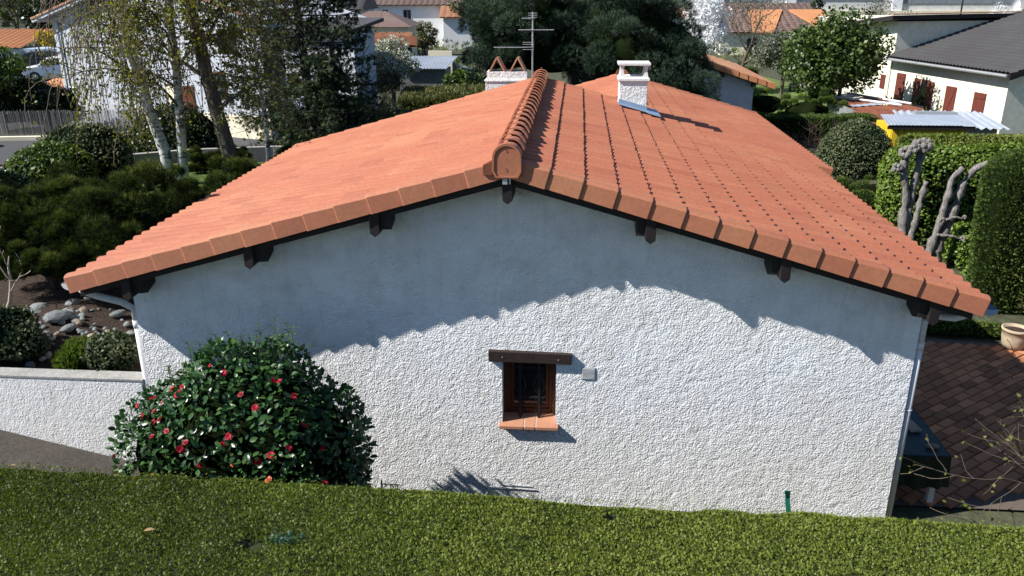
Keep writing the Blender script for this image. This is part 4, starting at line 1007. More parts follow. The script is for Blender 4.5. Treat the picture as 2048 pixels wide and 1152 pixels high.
arching_tree('birch_tree', 'left white barked birch leaning left with long drooping bare twigs', (-9.95,10.4,1.5), (-.13,0), 8, .15, 'bark_birch', 20, 2.2, 1.9, pi, 2.8, 4500, .055, 'L_birch', 201, hl=1.4, azs=1.2)
arching_tree('birch_tree', 'right white barked birch standing upright just right of the leaning birch', (-9.62,10.5,1.5), (.05,.02), 8, .13, 'bark_birch', 18, 1.8, 2.6, -pi/2, 1.4, 11000, .07, 'L_birch', 202, azs=2.)
arching_tree('deciduous_tree', 'thick brown trunked tree leaning left beside the left roof slope with sparse new leaves', (-8.25,10.2,1.5), (-.15,.03), 8, .20, 'bark', 20, 1.7, 3.4, 0, .9, 9000, .07, 'L_birch', 203, bend=.08, azs=2.)
arching_tree('birch_tree', 'slender pale trunked young tree just right of the thick brown trunk', (-8.05,12.0,1.5), (.0,.02), 6.5, .07, 'bark_birch', 14, 1.2, 1.9, 0, .6, 4200, .06, 'L_birch', 204, bend=.1, azs=2.)
leafy_tree('bare_tree', 'tangled leafless shrub tree at the foot of the spruce near the roof edge', 'tree', (-8.6,17.2,.0), (.2,0,1), .09, 3.4, 3, 6, 205, 'bark', 'L_birch', 500, .07, up=.02, spread=.9, ratio=.62, rr=.55)
leafy_tree('bare_tree', 'leaning bare branched shrub right of the spruce in front of the pale building corner', 'tree', (-8.2,20.5,.0), (.45,0,1), .08, 3.6, 2, 6, 206, 'bark', 'L_birch', 200, .07, up=.02, spread=.7, ratio=.62, rr=.55)
# ------------------------------------------------------------------ spruces
def spruce(label, base, H, R, seed, lean=(0,0), n=13000, z0=.02, mat='L_spruce'):
    rs = RS(seed); t = thing('spruce_tree', label, 'tree', base); b = np.array(base, float)
    mb = MB(); tr = lambda z: b+np.array([lean[0]*z, lean[1]*z, z])
    mb.tube([tr(z) for z in np.linspace(-.1, H, 10)], [.22*(1-.9*k/9) for k in range(10)], 9); mb.build('trunk', M['bark_dark'], t, smooth=True)
    out = []; P = []; D = []
    nb = int(H*9)
    for i in range(nb):
        z = z0*H+(H*.97-z0*H)*(i/nb); L_ = R*(1-z/H)**.8*(.7+.5*rs.rand()); a = 2.4*i+rs.rand()
        d = np.array([cos(a), sin(a), .25]); p = tr(z); path = [p]
        for k in range(6): d = unit(d+np.array([0,0,-.16+.07*k])); p = p+d*L_/6; path.append(p)
        out.append((path, [.03*(1-k/8) for k in range(7)]))
        m = max(6, int(n/nb*(L_/R+.2)))
        u = rs.rand(m)**.7; seg_ = np.minimum((u*6).astype(int), 5); fr = u*6-seg_; pa = np.array(path)
        q = pa[seg_]*(1-fr)[:,None]+pa[seg_+1]*fr[:,None]; side = np.array([-sin(a), cos(a), 0])
        w = rs.normal(size=m)*.16*L_*(.35+.65*(1-u)); q = q+side*w[:,None]; hang = rs.rand(m)**1.5*.38; q[:,2] -= hang
        P.append(q); D.append(np.array([cos(a)*.4, sin(a)*.4, -.6])+side*np.sign(w)[:,None]*.5+rs.normal(size=(m,3))*.35)
    limbs('branch', out, M['bark_dark'], t, 4); P = np.concatenate(P); D = np.concatenate(D)
    leaves('crown', P, D, .16*(.6+.7*rs.rand(len(P))), T_FAN, M[mat], t, rs, rnd=rs.rand(len(P)))
    return t
spruce('tall dark spruce with drooping boughs rising beyond the top of the photo', (-8.55,17.8,0), 10.5, 3.9, 301, lean=(-.055,0), n=32000, z0=.03)
spruce('short dense blue green spruce at the foot of the tall spruce beside the roof edge', (-7.2,15.4,.2), 4.2, 2.3, 302, n=11000, mat='L_spruce')
clump_bush('dark bushy evergreen mass between the short spruce and the far roof edge', (-5.6,17.5,1.0), (1.7,1.3,1.2), 131, nb=34, mat='L_dark')
clump_bush('very dark evergreen shrub below the flowering tree at the left of the tall grassy hedge', (-7.6,21.5,1.0), (1.9,1.3,1.2), 132, nb=34, mat='L_dark', size=.1)
clump_bush('dark evergreen shrub under the spruce against the pale building', (-9.6,21.0,.9), (1.7,1.2,1.2), 133, nb=30, mat='L_mugo', size=.09)
# ------------------------------------------------------------------ the big pine behind the roof
def pine(label, base, c, r, nb, per, seed, size=.17):
    rs = RS(seed); t = thing('pine_tree', label, 'tree', base); b = np.array(base, float)
    d = sphere_dirs(nb, rs, -.75); C = np.array(c)+d*np.array(r)*(.45+.5*rs.rand(nb))[:,None]*lump(d, seed, .12)[:,None]; R_ = (.45+.45*rs.rand(nb))*.75
    P, O = blob_points(C, R_, [per]*nb, rs, -.5)
    D = O*.9+np.array([0,0,.55])+rs.normal(size=P.shape)*.3
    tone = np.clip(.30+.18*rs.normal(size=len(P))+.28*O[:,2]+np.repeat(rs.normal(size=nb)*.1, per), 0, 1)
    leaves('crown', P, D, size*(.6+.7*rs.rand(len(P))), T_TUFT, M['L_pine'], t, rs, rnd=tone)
    hull_ball('inner_foliage', c, r, seed, .15, M['hull'], t, 3., .62)
    mb = MB(); top = np.array(c)
    mb.tube([b-np.array([0,0,.1]), b*.5+np.array([b[0],b[1],top[2]])*.5, top], [.28,.22,.12], 8)
    for i in range(0, nb, 2): mb.tube([top-np.array([0,0,r[2]*.5]), (top+C[i])/2, C[i]], [.09,.06,.03], 5)
    mb.build('trunk', M['bark_dark'], t); return t
pine('large dark pine filling the centre behind the main roof ridge and tv antenna', (-1.2,19.5,0), (-1.4,19.5,4.7), (2.9,2.4,2.2), 80, 300, 401)
pine('large pine on the right behind the square white chimney with lighter grey green shoots', (2.0,18.0,0), (1.9,18.0,4.35), (2.7,2.2,2.1), 75, 300, 402)
pine('dark pine at the back of the pine group', (-.2,22.4,0), (-.3,22.4,5.4), (2.8,1.6,2.3), 50, 260, 403)
pine('pine bough mass low behind the chimney against the neighbouring gable', (3.0,16.6,0), (2.7,16.9,2.9), (1.4,1.2,1.0), 26, 260, 404, .14)
# ------------------------------------------------------------------ hedges and shrubs behind the roof
box_hedge('tall_hedge', 'loose mixed green and bronze hedge behind the left part of the roof ridge', (-7.2,23.2,0), (-2.6,25.4,2.15), 9000, .17, T_FAN3, M['L_mixed'], 71, amp=.18, f=1.2, up=.8, jit=.5, rnd_=.4)
box_hedge('tall_hedge', 'lower loose bamboo like hedge just beyond the far roof verge', (-6.1,17.6,0), (-2.6,20.2,1.9), 8000, .15, T_FAN3, M['L_mixed'], 72, amp=.22, f=1.6, up=.9, jit=.5, rnd_=.5)
ball_bush('leafy_shrub', 'rounded bright yellow green shrub above the loose mixed hedge', 'shrub', (-4.9,27.5,1.7), (1.1,.9,.9), 1500, .14, T_WIDE, M['L_green'], 73)
ball_bush('leafy_shrub', 'rounded bright green shrub at the left end of the loose mixed hedge', 'shrub', (-6.6,20.6,1.1), (.9,.8,.8), 1600, .12, T_WIDE, M['L_green'], 74)
def flower_tree(name, label, base, c, r, n, size, mat, seed, nb=40):
    rs = RS(seed); t = thing(name, label, 'tree', base); d = sphere_dirs(nb, rs, -.8)
    C = np.array(c)+d*np.array(r)*(.35+.55*rs.rand(nb))[:,None]; P, O = blob_points(C, [.34*min(r)]*nb, [n//nb]*nb, rs, -1)
    leaves('crown', P, O*.3+rs.normal(size=P.shape)*.8, size*(.6+.8*rs.rand(len(P))), T_WIDE, M[mat], t, rs, O+np.array([0,0,.5])+rs.normal(size=P.shape)*.5)
    mb = MB(); b = np.array(base, float); mid = np.array([base[0], base[1], c[2]-r[2]*.7]); mb.tube([b-np.array([0,0,.1]), mid], [.13,.09], 7)
    for q in C[::2]: mb.tube([mid, (mid+q)/2+np.array([0,0,-.1]), q], [.06,.035,.012], 4)
    mb.build('trunk', M['bark'], t); return t
flower_tree('blossom_tree', 'small rounded tree with pale green and white blossom left of the corrugated shed', (-9.3,33,0), (-9.25,33,2.55), (1.5,1.2,1.1), 7500, .10, 'L_blossom', 81)
flower_tree('cherry_tree', 'tall white flowering cherry tree right of the pine group', (7.6,42,0), (7.3,42,3.7), (1.55,1.5,2.1), 9000, .13, 'L_white', 82, 60)
leafy_tree('bare_tree', 'fine twigged nearly bare tree with olive buds in front of the brown roofed house', 'tree', (10.1,45,0), (0,0,1), .16, 4.6, 3, 6, 83, 'bark', 'L_olive', 2600, .10, up=.12, spread=.75, ratio=.55, rr=.5, jit=.25)
flower_tree('olive_tree', 'rounded grey green olive tree on the lawn left of the magnolia', (11.4,39,0), (11.1,39,2.55), (1.5,1.4,1.25), 8000, .11, 'L_olive', 84, 50)
flower_tree('magnolia_tree', 'big glossy evergreen magnolia in front of the cream house', (12.9,33.5,0), (12.3,33,2.85), (2.45,2.0,2.15), 22000, .17, 'L_magnolia', 85, 150)
clump_bush('leafy evergreen shrub at the foot of the olive tree next to the neighbouring gable', (8.6,31,.75), (1.4,1.2,.85), 141, nb=26, mat='L_laurel', tm=T_TUFT6, name='leafy_shrub', cat='shrub', size=.1)
clump_bush('leafy green shrub left of the rusty sheet roof under the magnolia', (10.4,29.5,.7), (1.5,1.0,.75), 142, nb=26, mat='L_green', tm=T_TUFT6, name='leafy_shrub', cat='shrub', size=.1)
clump_bush('small leafy shrub directly under the magnolia by the rusty roof', (12.2,34.2,.8), (.9,.9,.8), 143, nb=18, mat='L_laurel', tm=T_TUFT6, name='leafy_shrub', cat='shrub', size=.1)
box_hedge('clipped_hedge', 'flat topped dark clipped hedge with sunlit top beyond the right part of the roof', (6.9,25.6,0), (12.2,26.7,1.05), 9000, .075, T_FAN3, M['L_yew'], 75, amp=.03)
box_hedge('clipped_hedge', 'short clipped hedge behind the neighbouring gable on the far side of the lawn', (7.6,46.5,0), (11.6,47.4,1.0), 2600, .12, T_FAN3, M['L_yew'], 76, amp=.05)
cone_shrub('small dark conical shrub against the neighbouring grey gable wall', (6.0,21.6,.9), .33, 1.0, 900, 'L_dark', 77, .08)
leafy_tree('red_twig_shrub', 'bare red twigged shrub in front of the dark clipped hedge', 'shrub', (7.6,19.6,0), (0,0,1), .04, 1.0, 3, 6, 78, 'twig_red', 'petal', 0, .04, up=.1, spread=.8, ratio=.7, rr=.6)
ball_bush('topiary_ball', 'large round grey green clipped ball beyond the right side of the roof', 'shrub', (8.55,17.0,1.15), (1.08,1.0,1.12), 9000, .062, T_WIDE, M['L_ball'], 79, amp=.02)
ball_bush('topiary_ball', 'small dark clipped ball half hidden below the large round grey green ball', 'shrub', (7.9,15.6,.35), (.50,.50,.45), 1800, .05, T_FAN3, M['L_yew'], 80, amp=.03)
ball_bush('topiary_ball', 'small bright green clipped shrub between the small ball and the laurel hedge', 'shrub', (7.75,13.6,.45), (.55,.5,.45), 1500, .05, T_FAN3, M['L_green'], 86, amp=.03)
box_hedge('laurel_hedge', 'tall broad leaved laurel hedge behind the two pollarded trunks', (7.8,11.7,0), (15.5,13.4,2.32), 17000, .085, T_WIDE, M['L_laurel'], 87, amp=.07, rnd_=.75)
box_hedge('clipped_hedge', 'yellow green flat topped hedge behind the laurel hedge and beside the yellow shed', (9.6,14.8,0), (16.5,17.0,1.90), 14000, .06, T_FAN3, M['L_hedge'], 88, amp=.03, rnd_=.3)
box_hedge('conifer_hedge', 'tall rounded dark green clipped conifer hedge at the right edge of the photo', (7.98,7.0,0), (13,8.1,3.10), 32000, .055, T_FAN3, M['L_yew'], 89, amp=.07, rnd_=.5, f=1.3)
box_hedge('low_laurel', 'lower laurel growth at the foot of the right pollarded tree', (8.75,8.7,0), (13,10.8,.95), 6000, .085, T_WIDE, M['L_laurel'], 187, amp=.08, rnd_=.35, cat='shrub')
clump_bush('leafy ground shrub between the large clipped ball and the laurel hedge', (8.6,14.2,.5), (1.0,.8,.6), 188, nb=20, mat='L_green', tm=T_TUFT6, name='leafy_shrub', cat='shrub', size=.08)
# pollarded trees
def pollard(label, base, stems, seed):
    rs = RS(seed); t = thing('pollarded_tree', label, 'tree', base)
    for path, rad, knobs in stems:
        mb = MB(); P = [np.array(p, float) for p in path]; Q = []; R_ = []
        for a in range(len(P)-1):
            for k in range(6):
                f_ = k/6; Q.append(P[a]*(1-f_)+P[a+1]*f_+rs.normal(size=3)*.007); R_.append((rad[a]*(1-f_)+rad[a+1]*f_)*(.92+.17*rs.normal()))
        Q.append(P[-1]); R_.append(rad[-1]); mb.tube(Q, R_, 10)
        limb = mb.build('limb', M['bark_pale'], t, smooth=True)
        for (kx, ky, kz, kr) in knobs:
            d = sphere_dirs(1, rs); m2 = MB()
            for q in range(int(22)):
                dd = sphere_dirs(1, rs, -.6)[0]; c_ = np.array([kx,ky,kz])+dd*kr*.75; rr_ = kr*(.28+.2*rs.rand()); nu, nv = 7, 5
                V = [(c_[0]+rr_*sin(pi*j/nv)*cos(2*pi*i/nu), c_[1]+rr_*sin(pi*j/nv)*sin(2*pi*i/nu), c_[2]+rr_*cos(pi*j/nv)) for j in range(nv+1) for i in range(nu)]
                m2.add(V, [(j*nu+i, (j+1)*nu+i, (j+1)*nu+(i+1) % nu, j*nu+(i+1) % nu) for j in range(nv) for i in range(nu)])
            m2.build('knuckle', M['bark_pale'], limb)
    return t
Yp = 11.3
pollard('left pollarded tree with knobbly swollen fists at the top of its two stems', (8.05,Yp,0), [
    ([(8.03,Yp,0),(8.03,Yp,.5),(8.00,Yp,1.4),(7.84,Yp,1.95),(7.82,Yp,2.35)], [.15,.14,.10,.085,.10], [(7.80,Yp-.05,2.40,.15),(7.97,Yp-.05,2.50,.15),(7.66,Yp-.05,2.02,.13)]),
    ([(8.14,Yp+.05,0),(8.12,Yp+.05,.6),(8.15,Yp+.05,1.5),(8.20,Yp+.05,2.42)], [.13,.11,.085,.10], [(8.22,Yp,2.55,.19),(8.06,Yp,2.57,.14)])], 501)
pollard('short cut grey stub trunk leaning right between the two pollarded trees', (8.15,Yp-.3,0), [
    ([(8.12,Yp-.3,0),(8.17,Yp-.3,.5),(8.22,Yp-.3,1.2),(8.28,Yp-.3,1.78)], [.08,.075,.07,.07], [])], 502)
Yq = 9.9
pollard('right pollarded tree with bare sawn limbs leaning right and two short side stubs', (8.2,Yq,0), [
    ([(8.08,Yq,0),(8.17,Yq,.46),(8.27,Yq,1.0),(8.32,Yq,1.55),(8.38,Yq,2.12),(8.56,Yq,2.33)], [.12,.11,.09,.08,.075,.07], [(8.29,Yq-.04,1.15,.08)]),
    ([(8.32,Yq+.05,0),(8.36,Yq+.05,.45),(8.56,Yq+.05,1.45),(8.66,Yq+.05,2.02),(8.82,Yq,2.33),(9.16,Yq-.1,2.52)], [.15,.14,.11,.08,.085,.07], []),
    ([(8.27,Yq-.05,1.10),(8.45,Yq-.1,1.22),(8.72,Yq-.1,1.22)], [.035,.03,.025], [(8.74,Yq-.1,1.24,.05)]),
    ([(8.22,Yq-.05,.80),(8.50,Yq-.1,.80),(8.76,Yq-.15,.76)], [.04,.03,.025], [(8.80,Yq-.15,.76,.08)])], 503)
# pot with dry plant
mb = MB(); mb.lathe((7.90,5.35,.03), [(.0,0),(.155,0),(.19,.10),(.215,.24),(.21,.34),(.235,.345),(.24,.39),(.20,.395),(.195,.34),(0,.33)], 24)
pt = thing('plant_pot', 'round ribbed beige stone plant pot on the sunny edge of the paved terrace', 'pot', (7.90,5.35,.03))
mb.build('bowl', M['pot'], pt, smooth=True)
mb = MB(); mb.lathe((7.90,5.35,.37), [(.196,0),(.1,.012),(0,.015)], 16); mb.build('soil', M['soil'], pt)
leafy_tree('potted_twigs', 'thin yellowish twigs growing beside the stone pot', 'plant', (8.45,5.65,0), (0,0,1), .02, .75, 2, 5, 505, 'twig', 'L_birch', 220, .05, up=.2, spread=.7, ratio=.6, rr=.6, jit=.03)
leafy_tree('twiggy_shrub', 'sparse catkin bearing shrub with bare twigs and tiny yellow green leaves at the right edge', 'shrub', (6.15,-1.0,0), (-.35,.0,1), .03, 1.9, 3, 5, 506, 'twig', 'L_birch', 420, .045, up=.06, spread=.75, ratio=.62, rr=.6, jit=.02)
# table with a dark cloth
tt_ = thing('garden_table', 'garden table under a dark green cloth in the shade beside the house', 'table', (4.35,.95,0))
tx0, tx1, ty0, ty1, tz = 3.98, 4.66, .34, 1.85, .77
mb = MB(); mb.bb((tx0,ty0,tz-.03),(tx1,ty1,tz)); mb.build('table_top', M['tarp'], tt_, bevel=.015)
def drape(pts, name):
    V = []; nseg = 20
    for a, b in zip(pts[:-1], pts[1:]):
        for i in range(nseg+1):
            f_ = i/nseg; x = a[0]+(b[0]-a[0])*f_; y = a[1]+(b[1]-a[1])*f_; n_ = Vector((b[1]-a[1], -(b[0]-a[0]), 0)).normalized()
            w_ = .018*sin(f_*17)+.01*sin(f_*31+1)
            V += [(x+n_.x*.004, y+n_.y*.004, tz-.005),(x+n_.x*(.015+w_), y+n_.y*(.015+w_), tz-.25),(x+n_.x*(.04+w_*1.6), y+n_.y*(.04+w_*1.6), .33+.02*sin(f_*9))]
    m_ = len(V)//3; F = [(3*i+j, 3*i+3+j, 3*i+4+j, 3*i+1+j) for i in range(m_-1) for j in range(2)]
    npmesh(name, V, F, M['tarpdrop'], tt_, True)
drape([(tx0,ty0),(tx1,ty0),(tx1,ty1)], 'cloth_drop')
for x, y in ((tx0+.1,ty0+.15),(tx1-.1,ty0+.12),(tx0+.1,ty1-.15),(tx1-.1,ty1-.15)):
    mb = MB(); mb.bb((x-.035,y-.035,.012),(x+.035,y+.035,tz-.03)); mb.build('leg', M['whitepaint'], tt_)
mb = MB(); mb.box((4.42,1.02,.80), (.15,.30,.035), .15); mb.build('brick_tile', M['stone_warm'], label='flat reddish tile lying on the dark covered table', cat='tile', bevel=.006)
me = stone_mesh(99, .45); me.materials.append(M['stone_warm']); o = bpy.data.objects.new('stone', me); S.collection.objects.link(o); o.location = (4.50,.52,.80); o.scale = (.09,.09,.07)
finish(o, 'round stone weighing down the cloth at the near end of the table', 'stone')
ball_bush('ground_plant', 'strip of low weeds between the paved terrace and the conifer hedge', 'plant', (7.3,6.1,.05), (1.2,.35,.10), 1400, .05, T_FAN3, M['L_green'], 91, zmin=0)
# tv antenna
an = thing('tv_antenna', 'grey aerial mast with horizontal rake arms rising behind the roof ridge', 'antenna', (-.93,8.55,3.6))
mb = MB(); mb.tube([(-.93,8.55,3.6),(-.93,8.55,5.66)], .017, 8); mb.build('mast', M['galv'], an)
def rake(z, x0, x1, n, l, dy, nm='boom'):
    mb = MB(); mb.tube([(x0,8.53,z),(x1,8.53,z)], .009, 6)
    for i in range(n):
        x = x0+(x1-x0)*(i+.5)/n; mb.tube([(x,8.53-l*.7,z+.0),(x,8.53+l*.7,z)], .005, 4)
    return mb.build(nm, M['galv'], an)
rake(4.98,-1.72,-.93,12,.12,0); rake(5.32,-1.22,-.50,9,.22,0); rake(5.54,-1.15,-.88,4,.3,0)
mb = MB()
for z in (4.94,4.99,5.04,5.08): mb.tube([(-1.13,8.5,z),(-.90,8.5,z)], .005, 4)
for z in (5.60,5.64,5.56): mb.tube([(-1.02,8.5,z),(-.84,8.5,z)], .005, 4)
mb.build('reflector', M['galv'], an)

# ================================================================== NEIGHBOURHOOD
class Frame:
    def __init__(s, A, B):
        s.A = np.array(A, float); d = np.array(B, float)-s.A; s.L = np.linalg.norm(d); s.e = d/s.L; s.n = np.array([-s.e[1], s.e[0]])
        s.rz = math.atan2(s.e[1], s.e[0])
    def p(s, a, b, z): q = s.A+s.e*a+s.n*b; return (q[0], q[1], z)
def fbox(mb, fr, a0, a1, b0, b1, z0, z1):
    return mb.prism([fr.p(a0,b0,z0), fr.p(a1,b0,z0), fr.p(a1,b1,z0), fr.p(a0,b1,z0)], (0,0,z1-z0))
def roof_plane(fr, a0, a1, b0, b1, z00, z10, z11, z01, thick=.12, mb=None):
    mb = mb or MB(); mb.prism([fr.p(a0,b0,z00), fr.p(a1,b0,z10), fr.p(a1,b1,z11), fr.p(a0,b1,z01)], (0,0,-thick)); return mb
def courses(fr, a0, a1, b0, b1, za, zb, pitch, mat, parent, axis='a', amp=.05, nrow=10):
    """ribbed tile sheet: canal tile rows as real relief. rows run from edge 0 (low) to edge 1 (high) along b"""
    n = max(2, int(abs(a1-a0)/pitch)); V = []; F = []; m = n*4+1
    zz = lambda f: za+(zb-za)*f
    for j in range(nrow):
        for e, up in ((0, .05), (1, .0)):
            f = (j+e)/nrow
            for i in range(m):
                a = a0+(a1-a0)*i/(m-1); w = amp*abs(sin(pi*i/4)); V.append(fr.p(a, b0+(b1-b0)*f, zz(f)+up+w))
    for j in range(nrow):
        r = j*2*m; F += [(r+i, r+i+1, r+m+i+1, r+m+i) for i in range(m-1)]
        if j: F += [(r-m+i, r-m+i+1, r+i+1, r+i) for i in range(m-1)]
    o = npmesh('roof_tiles', V, F, mat, parent, False); o['kind'] = 'stuff'; return o

# ---- tall pale house behind the birches
fr = Frame((-24.44,29.37), (-9.28,23.69))
bh = thing('neighbour_house', 'tall pale blue white rendered house with wide gable behind the birches on the left', 'house', fr.p(6,0,0))
mb = MB(); G = 12.3; ez, az = 4.85, 6.55
mb.prism([fr.p(0,0,-.1), fr.p(G,0,-.1), fr.p(G,0,ez), fr.p(G/2,0,az), fr.p(0,0,ez)], (fr.n[0]*6, fr.n[1]*6, 0)); mb.build('wall', M['plaster'], bh)
for a0, a1, za, zb in ((-.75, G/2, ez-.12, az+.12), (G+.75, G/2, ez-.12, az+.12)):
    mb = MB(); P = [fr.p(a0,-.45,za), fr.p(a1,-.45,zb), fr.p(a1,-.45,zb-.16), fr.p(a0,-.45,za-.16)]
    mb.prism(P, (fr.n[0]*7, fr.n[1]*7, 0)); mb.build('roof', M['plaster'], bh)
    k = 16
    for i in range(k):
        f0, f1 = i/k, (i+1)/k; mb = MB()
        A0, A1 = a0+(a1-a0)*f0, a0+(a1-a0)*f1; Z0, Z1 = za+(zb-za)*f0, za+(zb-za)*f1
        mb.prism([fr.p(A0,-.50,Z0-.02), fr.p(A1,-.50,Z1-.03), fr.p(A1,-.50,Z1+.045), fr.p(A0,-.50,Z0+.065)], (fr.n[0]*.28, fr.n[1]*.28, 0)); mb.build('verge_tile', M['tile_old'], bh)
def opening(fr, a0, a1, z0, z1, parent, frame_m, pane_m, nm='window', off=-.01, bars=1):
    mb = MB(); fbox(mb, fr, a0, a1, off-.03, off, z0, z1); w = mb.build(nm, frame_m, parent)
    n = bars+1; wd = (a1-a0-.08)/n
    for i in range(n):
        mb = MB(); x = a0+.05+i*wd; fbox(mb, fr, x, x+wd-.03, off-.036, off-.031, z0+.06, z1-.06); mb.build('pane', pane_m, w)
    return w
opening(fr, 10.0, 10.95, 3.5, 4.45, bh, M['shutter'], M['glass'])
opening(fr, 9.3, 10.2, 1.6, 2.7, bh, M['wood_red'], M['glass'])
opening(fr, 7.6, 8.3, .3, 2.05, bh, M['wood_red'], M['wood_red'], 'door', bars=0)
mb = MB(); fbox(mb, fr, 6.7, 7.45, -.05, 0, 1.2, 2.1); mb.build('panel', M['creamwall'], bh)
mb = MB(); fbox(mb, fr, 4.5, G+.1, -.035, .0, -.1, .95); mb.build('plinth', M['creamwall'], bh)
mb = MB(); mb.tube([fr.p(.25,-.08,4.62), fr.p(.42,-.08,4.60), fr.p(.42,-.08,4.3), fr.p(.36,-.08,1.7), fr.p(.36,-.08,0)], .045, 6); mb.build('downpipe', M['zinc'], bh)
mb = MB(); mb.tube([fr.p(.36,-.08,1.66), fr.p(.9,-.08,1.64)], .03, 6); mb.build('pipe_branch', M['zinc'], bh)
# lower clad wing
wg = thing('clad_wing', 'lower pale boarded annexe standing right of the tall pale house behind the spruce', 'annexe', fr.p(14.4,.5,0))
mb = MB(); fbox(mb, fr, G+.75, 16.35, .45, 2.2, -.1, 4.4); mb.build('wall', M['bluesheet'], wg)
for i in range(18):
    mb = MB(); a = G+.80+i*.195; fbox(mb, fr, a, a+.17, .415, .448, 1.9, 4.35); mb.build('board', M['plaster'], wg)
mb = MB(); roof_plane(fr, G+.5, 16.6, .0, 2.6, 4.5, 4.5, 4.9, 4.9, .14, mb); mb.build('roof', M['tile_dark'], wg)
# cream wall with tile coping
fw = Frame((-29.5,29.8), (-24.5,30.2)); cw = thing('garden_wall', 'cream garden wall with orange tile coping left of the tall pale house', 'wall', fw.p(2.5,0,0))
mb = MB(); fbox(mb, fw, -8, 5.2, 0, .2, -.1, 1.42); mb.build('wall', M['creamwall'], cw)
for i in range(44):
    mb = MB(); c = fw.p(-7.9+i*.3, .1, 1.42)
    V = [(c[0]+.14*cos(a), c[1]+y, c[2]+.10*sin(a)) for y in (-.2,.2) for a in np.linspace(0, pi, 6)]; mb.add(V, [(j, j+6, j+7, j+1) for j in range(5)]+[(0,1,2,3,4,5),(11,10,9,8,7,6)]); mb.build('coping_tile', M['tile_old'], cw)
gp = thing('gate_pier', 'short white gate pier with small orange tiled top beside the parking lot', 'pier', (-27.6,33.5,0))
mb = MB(); mb.bb((-28.1,33.3,-.05),(-26.9,34.4,1.15)); mb.build('wall', M['plaster'], gp)
mb = MB(); mb.prism([(-28.25,33.1,1.15),(-26.7,33.1,1.15),(-26.7,34.6,1.40),(-28.25,34.6,1.40)], (0,0,.08)); mb.build('coping', M['tile_orange'], gp)
# cane screen fence
fs = Frame((-27,24.2), (-17.2,25.7)); sf = thing('cane_screen', 'grey weathered cane screen fence along the far side of the street on the left', 'fence', fs.p(5,0,0))
rs = RS(14); mb = MB()
for i in range(430):
    a = i*.0235*(10/10.1); h = 1.18+rs.normal()*.03; x = fs.p(a, rs.normal()*.006, 0); w = .009
    mb.add([(x[0]-w,x[1],0),(x[0]+w,x[1],0),(x[0]+w+rs.normal()*.006,x[1]-.004,h),(x[0]-w,x[1],h)], [(0,1,2,3)])
o = mb.build('cane', surf('cane', (.14,.135,.13), (.09,.088,.085), 30, .9, var=.4), sf); o['kind'] = 'stuff'
for i in range(7):
    mb = MB(); mb.tube([fs.p(i*1.6+.2,.05,0), fs.p(i*1.6+.2,.05,1.25)], .03, 6); mb.build('post', M['iron'], sf)
mb = MB(); fbox(mb, fs, 0, 10, -.30, -.05, -.02, .14); mb.build('kerb', M['creamwall'], sf)
ball_bush('dark_shrub', 'broad dark evergreen shrub behind the cane screen and in front of the cream wall', 'shrub', (-24.6,26.9,1.0), (2.3,1.2,1.25), 4200, .12, T_WIDE, M['L_dark'], 601, amp=.1, f=3.5)
flower_tree('leafy_tree', 'round leafy green tree at the left edge in front of the dark car', (-25.4,26,0), (-25.2,26,2.6), (1.35,1.2,1.35), 5200, .13, 'L_green', 602)
mb = MB(); mb.lathe((-25.0,22.6,.0), [(0,1.15),(.3,1.1),(.55,.85),(.62,.5),(.62,0)], 18); mb.build('covered_scooter', M['bluesheet'], label='pale blue grey rounded cover at the far left edge behind the cane screen', cat='cover')

